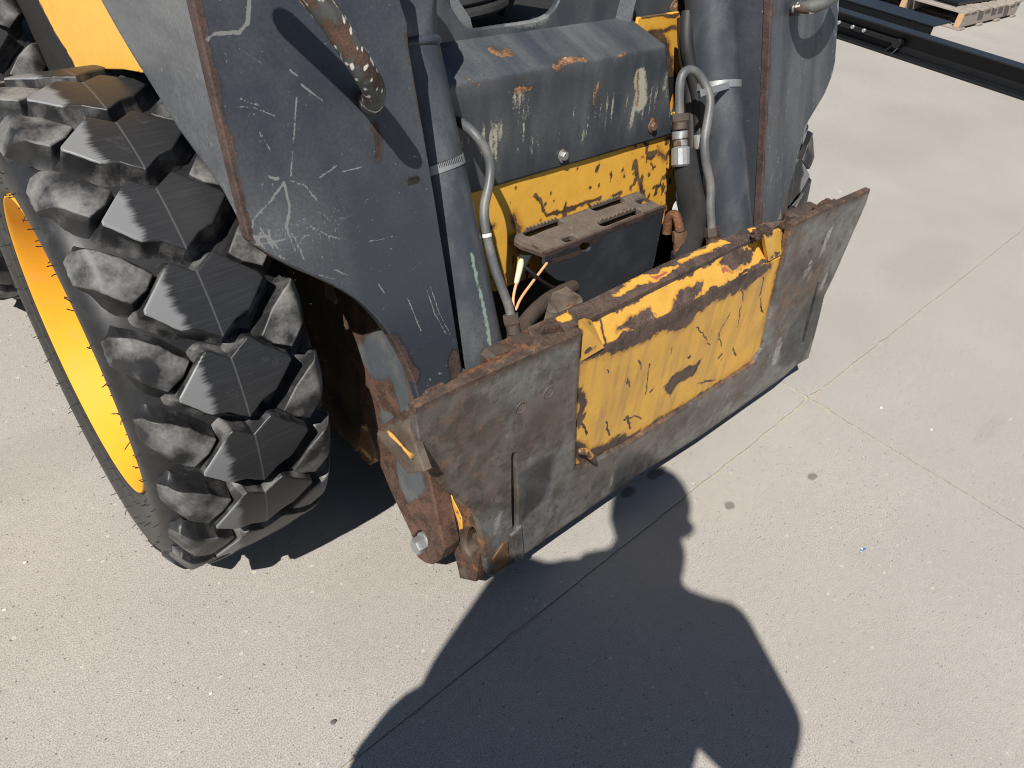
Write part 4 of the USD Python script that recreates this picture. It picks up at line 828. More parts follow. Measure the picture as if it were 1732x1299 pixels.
# ---- arm leg with the pivot
LEG = Plane((.55, .75, .3), (0, -1, 0), (0, 0, 1))
leg_px = [(548, 420), (565, 490), (590, 600), (617, 720), (640, 782), (660, 830), (680, 873), (694, 902), (697, 925), (706, 944), (720, 954), (731, 956), (743, 948), (751, 930), (742, 888), (735, 857), (726, 812), (718, 770), (728, 690), (720, 560), (690, 460), (640, 380)]
leg_uv = LEG.uv(leg_px)
armcut = Polygon([(-(ARM.p0[1] + LEAN * (z - .55)) + .75 - .020 - dd, z - .3) for z, dd in ((.40, 0), (1.2, 0))] + [(-2.0, 1.2), (-2.0, .10)]).buffer(0)
low_half = shapely.box(-2, -2, 2, .155)
leg_uv = np.array(max([Polygon(leg_uv).buffer(0).intersection(armcut.union(low_half).buffer(0))], key=lambda g: g.area).exterior.coords)[:-1]
pinhole = LEG.uv([(709 + 13 * math.cos(a), 918 + 20 * math.sin(a)) for a in np.linspace(0, 6.1, 18)])
def leg_wear(P):
    uv = LEG.of(P); w = warp(uv, .016, 28, 81)
    grey = np.maximum.reduce([inside(w, LEG.uv([(600, 590), (640, 555), (672, 580), (700, 690), (690, 740), (660, 640), (625, 640)]), .012), inside(w, LEG.uv([(668, 770), (705, 770), (722, 830), (690, 850), (672, 812)]), .010), inside(w, LEG.uv([(640, 690), (660, 700), (680, 745), (655, 760)]), .01) * .8])
    rust = np.clip(1.0 - grey * 1.1, .0, 1)
    e = near(w, LEG.uv([(565, 490), (590, 600), (617, 720), (660, 830), (694, 902)]), .0035) * .7
    return np.stack([rust * (1 - .5 * e) - np.clip(fb(uv, 50, 3) - .60, 0, 1), e * np.clip(fb(uv, 60, 4) * 1.6 - .2, 0, 1), np.clip((fb(uv, 20, 5) - .5) * 1.2 + .15, 0, .6)], 1)
lg = put(LOADER, "arm_leg", slab(LEG, Polygon(leg_uv).buffer(0).difference(Polygon(pinhole)), .034, .004, .003, .0015, 8), M["leg_paint"], 40, leg_wear, label="rusty leg of the near arm with the pivot bolt")
pc = LEG.at([(709, 922)])[0]
put(lg, "pivot_bolt", cat_mesh([hexnut(pc + [.016, 0, 0], (-1, 0, 0), .0165, .026), rod(pc + [.03, 0, 0], pc + [.009, 0, 0], .020)]), M["zinc"], 25, lambda P: np.stack([np.clip((meshkit.fbm(P * 110, 3) - .55) * 2, 0, .6), np.zeros(len(P)), np.zeros(len(P))], 1))
put(LOADER, "pivot_tube", rod(pc + [.03, 0, .0], (1.55, pc[1], pc[2]), .028), M["rust_steel"], 30)
LEG2 = Plane((.612, .75, .3), (0, -1, 0), (0, 0, 1))
put(LOADER, "arm_leg", slab(LEG2, Polygon(leg_uv), .02, .02, .003), M["rust_steel"], 40, label="inner leg plate of the near arm")
LEG3 = Plane((1.56, .75, .3), (0, -1, 0), (0, 0, 1))
put(LOADER, "arm_leg", slab(LEG3, Polygon(leg_uv), .06, .02, .003), M["rust_steel"], 40, label="leg of the far arm")

# ---- attachment plate
PLT = Plane((0, .555, .56), (1, 0, 0), (0, .0474, 1)); PLT.n = -PLT.n if PLT.n[1] > 0 else PLT.n
outer = [(700, 690), (785, 648), (985, 560), (979, 640), (976, 700), (974, 790), (1000, 785), (1060, 752), (1130, 708), (1200, 664), (1275, 613), (1290, 590), (1306, 520), (1325, 440), (1340, 380), (1400, 352), (1473, 320), (1465, 345), (1440, 402), (1410, 470), (1395, 500), (1383, 550), (1368, 606), (1345, 620), (1320, 642), (1182, 740), (1078, 805), (1006, 855), (930, 908), (873, 949), (852, 968), (838, 978), (826, 972), (821, 945), (816, 918), (812, 890), (805, 872), (783, 852), (765, 838), (716, 790)]
slot_l = [(866, 772), (868, 766), (872, 768), (874, 800), (876, 850), (875, 893), (868, 895), (866, 850)]
slot_r = [(1383, 478), (1386, 478), (1376, 520), (1360, 580), (1355, 585), (1364, 545)]
PU = PLT.uv(outer)
pp_ = Polygon(PU).buffer(0)
for s in (slot_l, slot_r): pp_ = pp_.difference(Polygon(PLT.uv(s)).buffer(0))
def plate_wear(P):
    uv = PLT.of(P); w = warp(uv, .030, 16, 91); w2 = warp(uv, .008, 60, 92)
    f1, f2 = fb(uv, (11, 14), 3), fb(uv, (40, 30), 6)
    A = lambda poly, soft: inside(w, PLT.uv(poly), soft)
    brown = np.maximum.reduce([A([(712, 700), (800, 660), (850, 690), (845, 770), (870, 850), (800, 870), (750, 830), (720, 790)], .05) * .92, A([(880, 690), (975, 610), (972, 720), (930, 760), (885, 765), (860, 740)], .04) * .86, A([(1345, 440), (1400, 420), (1390, 500), (1330, 560), (1310, 540)], .05) * .80, A([(980, 780), (1080, 740), (1180, 690), (1290, 610), (1290, 640), (1190, 712), (1080, 775), (985, 840)], .03) * .55, A([(1300, 600), (1345, 380), (1358, 380), (1320, 600)], .02) * .8])
    e_top = np.maximum(near(w2, PLT.uv([(700, 690), (985, 560)]), .011), near(w2, PLT.uv([(1340, 380), (1473, 320)]), .009)); e_bot = near(w2, PLT.uv([(835, 965), (873, 949), (1006, 855), (1182, 740), (1320, 642)]), .006)
    e_r = near(w2, PLT.uv([(985, 560), (976, 700), (974, 790), (1060, 752), (1275, 613), (1340, 380)]), .006); e_l = near(w2, PLT.uv([(716, 790), (752, 830), (790, 880), (822, 940)]), .010)
    rust = np.maximum.reduce([brown * (.22 + f1 * .62), .12 * f1, e_top * .8, e_bot * .62, e_r * .8, e_l * .9, np.clip((f2 - .63) * 3.2, 0, .75) * (f1 > .42), A([(722, 760), (760, 790), (745, 830), (725, 800)], .02) * .9, near(w2, PLT.uv([(865, 770), (880, 760), (930, 720), (950, 660)]), .012) * .5])
    dark = np.maximum.reduce([A([(895, 790), (930, 778), (938, 800), (915, 850), (890, 878), (880, 850), (882, 800)], .012) * .9, A([(1372, 500), (1395, 505), (1375, 570), (1350, 620), (1315, 622), (1315, 600), (1335, 560)], .010) * .9])
    pits = np.clip((meshkit.noise(np.c_[uv * 150, np.full(len(uv), 4.0)], 8) - .72) * 3.5, 0, .7) * (f1 > .46)
    shine = np.clip((fb(uv, (26, 14), 15) - .52) * 3.0, 0, .52) + near(w2, PLT.uv([(702, 692), (716, 780)]), .0018) * .4
    shine = np.maximum(shine, scatter_marks(uv, 260, uv.min(0), uv.max(0), .028, .0011, 29, 1.2, .5) * .62)
    dirt = np.clip(np.maximum(dark * 1.5, pits) + np.clip((fb(uv, (9, 7), 22) - .5) * 1.1, 0, .4), 0, 1)
    return np.stack([rust * (1 - .75 * dark), shine * (1 - dark), dirt], 1)
plate = put(LOADER, "attachment_plate", slab(PLT, pp_, .013, .0026, .0020, .0006, 9), M["plate_steel"], 40, plate_wear, label="worn grey steel attachment plate streaked with rust")
# bolt heads and holes in the plate
for px, r in (((881, 690), .0095), ((928, 664), .0095)):
    o = PLT.at([px])[0]; put(plate, "plug_weld", lathe([(-.004, 1e-5), (-.001, r * .75), (-.0022, r * .9), (.0012, r * 1.0), (.0008, r * 1.18), (-.002, r * 1.25)], o, PLT.n, 26), M["plate_steel"], True, lambda P: np.stack([np.full(len(P), .42), np.zeros(len(P)), np.full(len(P), .2)], 1))
for px, r in (((1370, 424), .007), ((1392, 410), .006)):
    o = PLT.at([px])[0]; put(plate, "plug_weld", lathe([(.002, 1e-5), (.0006, r * .75), (-.0004, r)], o, PLT.n, 20), M["rust_steel"], True)
# yellow centre section: face, slanted upper face, top rail
YC_ = Plane((0, .5635, .56), (1, 0, 0), (0, .0474, 1)); YC_.n = -YC_.n if YC_.n[1] > 0 else YC_.n
yf = YC_.uv([(1022, 588), (1298, 444)]); vfold = yf[:, 1].mean()
yc_poly = [(YC_.uv([(978, 640)])[0, 0] - .03, vfold), (YC_.uv([(970, 800)])[0, 0] - .02, YC_.uv([(970, 800)])[0, 1] - .01), (YC_.uv([(1300, 610)])[0, 0] + .03, YC_.uv([(1300, 610)])[0, 1] - .01), (YC_.uv([(1340, 430)])[0, 0] + .03, vfold)]
def yc_wear(P):
    uv = YC_.of(P); w = warp(warp(uv, .012, 45, 101), .0055, 170, 7); wl = warp(uv, .006, 90, 102)
    A = lambda poly, soft, q=w: inside(q, YC_.uv(poly), soft)
    band = A([(1010, 585), (1080, 548), (1180, 500), (1298, 440), (1305, 455), (1260, 490), (1200, 512), (1150, 560), (1120, 560), (1070, 590), (1030, 600), (985, 612)], .016, warp(warp(uv, .012, 55, 5), .005, 180, 3))
    rust = np.maximum.reduce([band, A([(1122, 655), (1150, 625), (1185, 610), (1172, 635), (1150, 645), (1135, 668)], .010), near(w, YC_.uv([(974, 760), (990, 770), (1010, 765), (1050, 745)]), .016) * .95, near(w, YC_.uv([(1055, 748), (1130, 706), (1200, 662), (1280, 610)]), .011), near(w, YC_.uv([(1294, 590), (1306, 520), (1325, 440)]), .016) * .95, near(w, YC_.uv([(978, 660), (984, 690), (978, 715)]), .010) * .9, near(wl, YC_.uv([(1165, 543), (1178, 525)]), .007)])
    for ln, r in [([(1060, 705), (1066, 725)], .004), ([(1056, 710), (1076, 703), (1084, 710)], .0028), ([(1025, 712), (1030, 735)], .004), ([(1098, 615), (1093, 665)], .0018), ([(1178, 552), (1195, 575), (1200, 585)], .0016), ([(1235, 530), (1215, 565)], .002), ([(1215, 565), (1220, 585)], .0025), ([(1255, 480), (1257, 510)], .0016), ([(1253, 520), (1248, 552)], .0022), ([(1240, 590), (1245, 600)], .004), ([(1221, 598), (1216, 605)], .005), ([(1185, 650), (1210, 642), (1180, 648)], .0018), ([(1100, 662), (1105, 658)], .004), ([(1165, 606), (1168, 604)], .004), ([(1060, 640), (1065, 655)], .003), ([(985, 715), (992, 735)], .004), ([(990, 700), (980, 722)], .004), ([(1028, 625), (1030, 630)], .003), ([(1137, 588), (1135, 600)], .0016), ([(1080, 610), (1085, 625)], .0016), ([(1253, 490), (1258, 486)], .004), ([(1292, 468), (1285, 500)], .003), ([(1285, 505), (1290, 530)], .003)]:
        rust = np.maximum(rust, near(wl, YC_.uv(ln), max(r * .62, .0012)))
    rust = np.maximum(rust, scatter_marks(uv, 150, uv.min(0), uv.max(0), .006, .0011, 37, 1.3, .6) * .72)
    rust = np.maximum(rust, np.clip((fb(uv, (130, 100), 33, 3) - .70) * 8, 0, 1) * np.clip(fb(uv, 14, 8) * 2 - .4, 0, 1))
    dust = np.clip((fb(uv, (75, 9), 4) - .42) * 1.9, 0, .6) + near(w, YC_.uv([(1010, 590), (1298, 440)]), .05) * .1 + np.clip((fb(uv, 16, 31) - .48) * 1.6, 0, .4)
    return np.stack([rust, 0 * rust, np.clip(dust, 0, .7)], 1)
yc = put(plate, "centre_face", slab(YC_, Polygon(yc_poly), .008, .0022, .001, .0010, 12), M["coupler_yellow"], 40, yc_wear, label="chipped yellow centre face of the plate")
P_f = YC_.P([[0, vfold]])[0]
SLP = Plane(P_f + [0, .0005, .0012], (1, 0, 0), (0, .62, 1)); SLP.n = -SLP.n if SLP.n[1] > 0 else SLP.n
st = SLP.uv([(996, 541), (1288, 400)]); vtop = st[:, 1].mean()
x0s, x1s = SLP.uv([(985, 575)])[0, 0] - .01, SLP.uv([(1325, 430)])[0, 0] + .012
def slp_wear(P):
    uv = SLP.of(P); w = warp(warp(uv, .012, 40, 111), .0055, 170, 7)
    top_ = near(w, SLP.uv([(990, 544), (1290, 398)]), .005)
    burn = np.maximum.reduce([inside(w, SLP.uv([(1040, 560), (1060, 535), (1100, 520), (1105, 535), (1085, 555)]), .010), inside(w, SLP.uv([(1130, 530), (1150, 495), (1185, 470), (1185, 490), (1165, 515)]), .010), inside(w, SLP.uv([(1215, 450), (1240, 425), (1275, 420), (1270, 440), (1240, 455)]), .010)])
    halo = np.maximum.reduce([near(w, SLP.uv([(1060, 562), (1090, 555), (1108, 530)]), .008), near(w, SLP.uv([(1130, 535), (1160, 520), (1190, 490)]), .006) * .8, near(w, SLP.uv([(1225, 460), (1255, 452), (1270, 440)]), .008)])
    low_ = near(w, SLP.uv([(1022, 588), (1298, 444)]), .005)
    return np.stack([np.maximum.reduce([top_, burn, low_, near(w, SLP.uv([(1015, 545), (1025, 580)]), .003) * .9, near(w, SLP.uv([(1285, 403), (1300, 440)]), .004) * .9]), halo * .75 * (1 - burn), np.clip((fb(uv, 20, 4) - .45), 0, .4)], 1)
put(plate, "slanted_face", slab(SLP, Polygon([(x0s, 0), (x1s, 0), (x1s - .01, vtop), (x0s + .01, vtop)]), .008, .0024, .001, .001, 13), M["coupler_yellow"], 40, slp_wear)
P_t = SLP.P([[0, vtop]])[0]
RAIL = Plane(P_t + [0, -.006, .008], (1, 0, 0), (0, 1, .04))
if RAIL.n[2] < 0: RAIL.n = -RAIL.n
rl = RAIL.uv([(905, 590), (990, 541), (1290, 395), (1330, 372), (1290, 376), (1215, 404), (1117, 447), (987, 510), (893, 552)])
def rail_wear(P):
    uv = RAIL.of(P); w = warp(warp(uv, .012, 40, 121), .0055, 170, 7)
    yel = np.maximum.reduce([inside(w, RAIL.uv(q), .006) for q in ([(1035, 497), (1060, 478), (1085, 465), (1095, 470), (1060, 490), (1045, 500)], [(1080, 478), (1130, 452), (1150, 445), (1130, 462), (1090, 480)], [(1150, 445), (1190, 422), (1215, 412), (1200, 425), (1160, 445)], [(1195, 420), (1225, 405), (1235, 410), (1205, 424)], [(940, 535), (960, 525), (970, 535), (950, 542)], [(1265, 390), (1280, 385), (1285, 390), (1270, 395)])])
    red = near(w, RAIL.uv([(1105, 470), (1125, 460)]), .009)
    return np.stack([np.clip(1 - yel * 1.15 - red * .6, 0, 1) * (.62 + .5 * fb(uv, 30, 3)), red * .7, np.zeros(len(P))], 1)
put(plate, "top_rail", slab(RAIL, Polygon(rl).buffer(0), .012, .003, .002, .0015, 14), M["coupler_yellow"], 40, rail_wear)
# end webs: bent yellow gussets at both ends of the centre section
for a, b, c_, d_ in (((985, 546), (1000, 540), (1022, 588), (984, 610)), ((1292, 398), (1338, 384), (1322, 430), (1300, 442))):
    q = [PLT.at([a], -.010)[0], SLP.at([b], .003)[0], SLP.at([c_], .004)[0], PLT.at([d_], -.006)[0]]
    put(plate, "end_web", dense(hull(q + [x + np.array([0, .008, 0]) for x in q]), .004), M["coupler_yellow"], 30, lambda P: np.stack([np.clip((meshkit.fbm(P * 50, 4, 3) - .56) * 4, 0, 1), np.zeros(len(P)), np.clip(meshkit.fbm(P * 30, 3) - .3, 0, 1) * .8], 1))
# box behind the plate, gusset at its left end, hooks below
put(plate, "back_box", dense(box((1.06, .60, .40), (.66, .05, .16), None, .006), .03), M["rust_steel"], 30)
ears = []
for x in (.66, 1.50):
    ears.append(dense(box((x, .60, .50), (.10, .055, .075), None, .008), .01))
for e in ears: put(plate, "pin_boss", e, M["rust_steel"], 30, lambda P: np.stack([np.clip((meshkit.fbm(P * 40, 4) - .3) * 2, 0, 1), np.zeros(len(P)), np.clip(meshkit.fbm(P * 25, 3) - .3, 0, 1) * .4], 1))
lum = PLT.at([(905, 590), (915, 562), (940, 560), (955, 585)], -.035)
put(plate, "lifting_lug", slab(Plane(PLT.at([(930, 580)], -.03)[0], (1, -.3, 0), (0, .2, 1)), Polygon([(-.028, -.05), (.034, -.05), (.030, .008), (.014, .030), (-.012, .030), (-.026, .010)]), .012, .004, .002), M["rust_steel"], 40, lambda P: np.stack([np.clip(meshkit.fbm(P * 50, 4) * 1.3, 0, 1), np.clip(meshkit.fbm(P * 70, 3) * 1.5 - .7, 0, 1), np.zeros(len(P))], 1))
# knobs of flame-cut steel along the plate's back edge
for px, s in (((800, 632), .020), ((862, 600), .022), ((1290, 388), .016), ((1395, 345), .022), ((1340, 372), .014)):
    o = PLT.at([px], -.018)[0]; m = trimesh.creation.icosphere(3, s); m.apply_scale([2.1, .55, .55]); v = m.vertices * [1, 1, .8]; v = v + (meshkit.fbm(v * 120 + px[0], 4, 2)[:, None] - .5) * .016 * np.sign(v + 1e-9); m.vertices = v + o - [0, 0, s * .42]
    put(plate, "weld_lump", m, M["orange_rust"] if px[0] < 1000 else M["rust_steel"], 60, lambda P: np.stack([np.clip(meshkit.fbm(P * 70, 4) * 1.2, 0, 1), np.zeros(len(P)), np.clip(meshkit.fbm(P * 40, 3) - .4, 0, 1)], 1))
GUS = Plane((.4425, .58, .5), (0, -1, 0), (0, 0, 1))
gp = GUS.uv([(700, 690), (670, 703), (642, 722), (636, 734), (660, 765), (690, 802), (718, 798), (712, 745)])
gp[0, 0] = gp[-1, 0] = min(gp[0, 0], -PLT.P([[.44, 0]])[0][1] + .58 - .010)
def gus_wear(P):
    uv = GUS.of(P); w = warp(uv, .010, 50, 131)
    return np.stack([near(w, GUS.uv([(700, 690), (642, 722)]), .005) * .9 + (fb(uv, 30, 3) - .45), np.zeros(len(P)), np.clip(fb(uv, 20, 6) - .3, 0, .5)], 1)
gs = put(plate, "end_gusset", slab(GUS, Polygon(gp).buffer(0), .012, .003, .002, .0012, 15), M["rust_steel"], 40, gus_wear)
gw = GUS.at([(656, 730), (664, 738), (676, 750), (688, 764), (697, 772)], .003)
put(plate, "yellow_weld", tube(gw, [.0022, .0032, .0020, .0024, .0046], 10, 2), M["coupler_yellow"], True, lambda P: np.stack([np.clip((meshkit.fbm(P * 80, 3) - .46) * 4, 0, 1), np.zeros(len(P)), np.full(len(P), .55)], 1))
def hook(x, mirror, label):
    HK = Plane((x, .55, .15), (0, -1, 0), (0, 0, 1)); back_ = shapely.box(-1, -1, .0015, 1)
    if not mirror: hp = HK.uv([(745, 820), (763, 838), (785, 852), (812, 872), (824, 918), (838, 970), (828, 980), (809, 987), (776, 980), (774, 968), (766, 935), (771, 892), (763, 842)])
    else: hp = hook.uv
    hook.uv = hp
    hole = HK.uv([(797 + 11 * math.cos(a), 916 + 23 * math.sin(a)) for a in np.linspace(0, 6.1, 20)]) if not mirror else hook.hole
    hook.hole = hole
    def hw2(P):
        uv = HK.of(P); w = warp(uv, .008, 50, 141); e = near(w, hp[[0, 1, 2, 3]], .005)
        return np.stack([np.clip(fb(uv, 40, 3) * 1.3 - .1, 0, 1), np.zeros(len(P)), np.clip(fb(uv, 30, 6) - .35, 0, .5)], 1)
    p = put(plate, "latch_hook", slab(HK, Polygon(hp).buffer(0).intersection(back_).difference(Polygon(hole)), .05, .004, .004, .0015, 16), M["rust_steel"], 40, hw2, label=label)
    pw = HK.P(hole.mean(0)[None] + [[0, -.006]])[0]
    put(p, "latch_pin", rod(pw + [.055, 0, 0], pw + [.012, 0, 0], .013), M["rust_steel"], 30)
    return HK
HK = hook(.588, False, "rusty hook at the near lower corner of the plate")
hook(1.47, True, "rusty hook at the far lower corner of the plate")
yp = HK.at([(764, 838), (774, 862), (778, 885), (772, 862)], .0005)
drip = HK.uv([(757, 832), (764, 838), (770, 850), (776, 862), (782, 876), (783, 894), (778, 896), (775, 880), (768, 860)])
put(plate, "yellow_patch", slab(Plane((.5865, .55, .15), (0, -1, 0), (0, 0, 1)), Polygon(drip).buffer(0), .002, .003, .0006), M["coupler_yellow"], 40, lambda P: np.stack([np.clip((meshkit.fbm(P * 120, 3) - .55) * 4, 0, 1), np.zeros(len(P)), np.zeros(len(P))], 1))
# small welded strap and rusty pocket at the slot's foot
q = PLT.uv([(862, 905), (880, 888), (885, 940), (868, 952)])
put(plate, "slot_strap", slab(Plane(PLT.p0 + PLT.n * .004, PLT.u, PLT.v), Polygon(q).buffer(0), .006, .003, .0015), M["plate_steel"], 40, lambda P: np.stack([np.clip((meshkit.fbm(P * 50, 3) - .4) * 1.6, 0, .8), np.zeros(len(P)), np.full(len(P), .3)], 1))
q = PLT.uv([(836, 970), (832, 945), (850, 918), (858, 914), (861, 950), (848, 962)])
put(plate, "hook_pocket", slab(Plane(PLT.p0 + PLT.n * .0025, PLT.u, PLT.v), Polygon(q).buffer(0), .006, .003, .0015, .002, 3), M["orange_rust"], 40, lambda P: np.stack([np.clip((meshkit.fbm(P * 45, 4) - .25) * 1.6, 0, 1), np.zeros(len(P)), np.zeros(len(P))], 1))
# torn corner at the foot of the centre face
tc = [PLT.at([p], d)[0] for p, d in (((978, 765), .001), ((990, 762), .006), ((1003, 776), .010), ((1008, 785), .004))]
put(plate, "torn_edge", tube(tc, [.004, .007, .006, .003], 10, 2), M["coupler_yellow"], True, lambda P: np.stack([np.clip(meshkit.fbm(P * 70, 3) * 1.2, 0, 1), np.zeros(len(P)), np.full(len(P), .3)], 1))

# ---- grab handles
def handle(pts, r, label, mat, seed):
    def hw(P):
        f = meshkit.fbm(P * 42, 4, seed); e = np.abs(f - .54)
        return np.stack([np.clip((f - .40) * 5, 0, 1) * np.where(e < .035, .25, 1), np.clip(1 - e / .045, 0, 1), np.clip(meshkit.fbm(P * 30, 3) - .35, 0, 1) * .6], 1)
    put(LOADER, "grab_handle", tube(pts, r, 20, 3), mat, True, hw, label=label)
M["handle_steel"] = worn("handle_steel", (.085, .088, .082), bare=(.72, .68, .60), rust=((.055, .034, .025), (.10, .058, .042), (.16, .09, .06)), rough=.65, mottle=.3)
SLAB_ = lambda px, d: ARM.at([px], d)[0]
handle([SLAB_((300, -262), .112), SLAB_((440, -112), .108), SLAB_((538, 0), .102), SLAB_((584, 68), .094), SLAB_((618, 124), .086), SLAB_((634, 152), .066), SLAB_((631, 170), .034), SLAB_((624, 174), -.004)], .0142, "rusty grab handle with flaking pale paint on the near arm", M["handle_steel"], 5)
handle([SLAB_((1342, 16), -.004), SLAB_((1352, 14), .03), SLAB_((1375, 12), .06), SLAB_((1400, 2), .07), SLAB_((1424, -18), .07), SLAB_((1440, -60), .07)], .0125, "rusty grab handle on the far arm", M["handle_steel"], 9)

# ------------------------------------------------------------------ black steel beam, fork frame and pallet in the yard
def gnd(px, z=0.0): r = sight(px); return EYE + r * ((z - EYE[2]) / r[2])
beam = thing("steel_beam", "long black steel beam with a hitch pin lying on the concrete, nearest the loader", "beam", (5.4, 1.8, 0))
bx = 5.27
put(beam, "lower_flange", box((bx + .07, 1.6, .010), (.14, 4.2, .014), None, .003), M["black_gloss"], 30)
put(beam, "web", box((bx + .10, 1.6, .078), (.012, 4.2, .120), None, .003), M["black_gloss"], 30)
put(beam, "upper_flange", box((bx + .10, 1.6, .144), (.13, 4.2, .012), None, .003), M["black_gloss"], 30)
bp1 = np.array([bx + .06, 1.98, .075])
put(beam, "hitch_pin", cat_mesh([rod(bp1 - [.04, 0, 0], bp1 + [.03, 0, 0], .028), tube([bp1 + [-.03, .02, -.02], bp1 + [-.06, .05, -.06], bp1 + [-.06, 0, -.07], bp1 + [-.03, -.02, -.02]], .005, 8, 3)]), M["black_gloss"], 30)
put(beam, "side_bar", box((bx + .075, 2.45, .075), (.04, .9, .035), None, .006), M["black_gloss"], 30)
for y in (2.22, 2.30, 2.40): put(beam, "bolt", rod((bx + .058, y, .085), (bx + .04, y, .085), .012, 10), M["zinc"], 30)
frame = thing("channel_rail", "short black steel channel lying behind the long beam", "rail", (6.0, 2.8, 0))
put(frame, "channel_web", box((5.72, 3.05, .075), (.012, 2.2, .13), None, .003), M["black_gloss"], 30)
put(frame, "channel_top", box((5.86, 3.05, .145), (.30, 2.2, .010), None, .003), M["black_gloss"], 30)
put(frame, "channel_foot", box((5.80, 3.05, .006), (.17, 2.2, .010), None, .003), M["black_gloss"], 30)
PXL, PYL = 6.60, 2.08
pal = thing("wooden_pallet", "weathered wooden pallet loaded with black steel in the upper right", "pallet", (7.1, 2.6, 0))
for y in (PYL + .02, PYL + .46, PYL + .98): put(put(pal, "stringer", box((PXL + .602, y, .065), (1.19, .042, .095), None, .004), M["grey_wood"], 30), "sawn_end", box((PXL + .003, y, .065), (.008, .041, .094), None, .002), M["end_wood"], 30)
r = np.random.default_rng(3)
for k in range(9):
    x = PXL + .05 + k * .138; put(pal, "deck_board", box((x, PYL + .5 + r.normal(0, .008), .121 + r.normal(0, .001)), (.10, 1.04 + r.normal(0, .015), .016), Rot.from_euler("z", r.normal(0, .6), degrees=True).as_matrix(), .002), M["grey_wood"], 30)
for k in range(4): put(pal, "bottom_board", box((PXL + .05 + k * .365, PYL + .5, .009), (.10, 1.03, .016), None, .002), M["grey_wood"], 30)
put_s = thing("steel_plate_stack", "stack of glossy black steel parts lying on the wooden pallet", "steel parts", (7.2, 2.7, .13))
for k, (x, y, sx, sy, z) in enumerate([(7.34, 2.62, 1.20, .92, .146), (7.30, 2.66, 1.0, .78, .172), (7.36, 2.6, .8, .6, .198)]): put(put_s, "black_plate", box((x, y, z), (sx, sy, .024), Rot.from_euler("z", 3 - 4 * k, degrees=True).as_matrix(), .004), M["black_gloss"], 30)
for y in (2.45, 2.75): put(put_s, "cross_bar", box((7.0, y, .232), (.7, .05, .03), None, .006), M["black_gloss"], 30)

# ------------------------------------------------------------------ small things on the concrete
M["pale_stone"] = worn("pale_stone", (.62, .58, .52), rough=.8, mottle=.2)
M["dark_stone"] = worn("dark_stone", (.09, .085, .08), rough=.8, mottle=.2)
M["blue_scrap"] = worn("blue_scrap", (.05, .14, .34), rough=.5, mottle=.2, bare=(.7, .7, .7))
def pebble(px, s, mat, label, group=None, seed=0):
    o = gnd(px); m = trimesh.creation.icosphere(2, s); v = m.vertices * [1.2, .9, .6]; v = v * (1 + .5 * (meshkit.fbm(v / s * 1.5 + seed, 2, seed)[:, None] - .5)); m.vertices = v + o + [0, 0, s * .35]
    p = thing("pebble", label, "pebble", tuple(o), group); put(p, "stone", m, mat, 40)
pebble((1490, 690), .0042, M["pale_stone"], "white pebble right of the plate, near the slab joint", "pale pebbles lying on the concrete", seed=1)
pebble((1575, 727), .0036, M["pale_stone"], "small white pebble farthest right past the slab joint", "pale pebbles lying on the concrete", seed=2)
pebble((43, 952), .0032, M["pale_stone"], "white pebble on bare concrete left of the tyre's foot", "pale pebbles lying on the concrete", seed=3)
pebble((8, 1032), .0026, M["pale_stone"], "tiny white pebble at the left edge of the concrete", "pale pebbles lying on the concrete", seed=4)
pebble((357, 1173), .0026, M["pale_stone"], "white chip of stone in the lower left, left of the shadow", "pale pebbles lying on the concrete", seed=5)
pebble((564, 1222), .0040, M["dark_stone"], "dark grey pebble just left of the person's shadow", seed=6)
pebble((1421, 325), .003, M["pale_stone"], "pale pebble beyond the plate's upper right corner", "pale pebbles lying on the concrete", seed=7)
o = gnd((1459, 930)); sc_ = thing("plastic_scrap", "crumpled scrap of blue and white plastic on the concrete", "litter", tuple(o))
put(sc_, "scrap_sheet", slab(Plane(o + [0, 0, .003], (.8, -.6, .1), (.5, .8, .12)), Polygon([(-.007, -.002), (-.001, -.004), (.005, -.001), (.007, .002), (.001, .003), (-.004, .003)]), .0008, .0015, .0002, .0015, 2), M["blue_scrap"], 30, lambda P: np.stack([np.zeros(len(P)), np.clip((meshkit.noise(P * 300) - .5) * 4, 0, 1), np.zeros(len(P))], 1))

# ------------------------------------------------------------------ the photographer, whose shadow falls on the slab
import manifold3d as m3
SA = -np.array([SUN[0], SUN[1]]) / np.hypot(SUN[0], SUN[1]); LAT = np.array([SA[1], -SA[0]])   # facing, and the body's right
B0 = np.array([-.22, -.12])
def bp3(l, f, z): return np.r_[B0 + LAT * l + SA * f, z]
def chain(js):
    """js: (lat, fwd, z, radius)."""
    out = m3.Manifold()
    pts = [(bp3(*j[:3]), j[3]) for j in js]
    for (a, ra), (b, rb) in zip(pts[:-1], pts[1:]):
        s = m3.Manifold.sphere(ra, 20).translate(a.tolist()); t = m3.Manifold.sphere(rb, 20).translate(b.tolist()); out = out + m3.Manifold.batch_hull([s, t])
    return out
def soft(mf, e, it=12):
    mf = mf.refine_to_length(e); mm = mf.to_mesh(); t = trimesh.Trimesh(mm.vert_properties[:, :3], mm.tri_verts, process=True); trimesh.smoothing.filter_taubin(t, iterations=it); return t
person = thing("person", "person in dark jacket and trousers holding up a phone, casting the shadow beside the plate", "person", (B0[0], B0[1], 0))
body = chain([(-.105, -.03, .90, .125), (-.09, -.03, 1.20, .130), (-.07, -.03, 1.34, .125)]) + chain([(.045, -.03, .90, .120), (.06, -.03, 1.20, .13), (.07, -.03, 1.36, .125)])
body = body + chain([(-.155, -.02, 1.37, .062), (.0, -.03, 1.44, .075), (.165, -.02, 1.45, .062)]) + chain([(.015, .0, 1.44, .085), (.018, .02, 1.56, .074)])
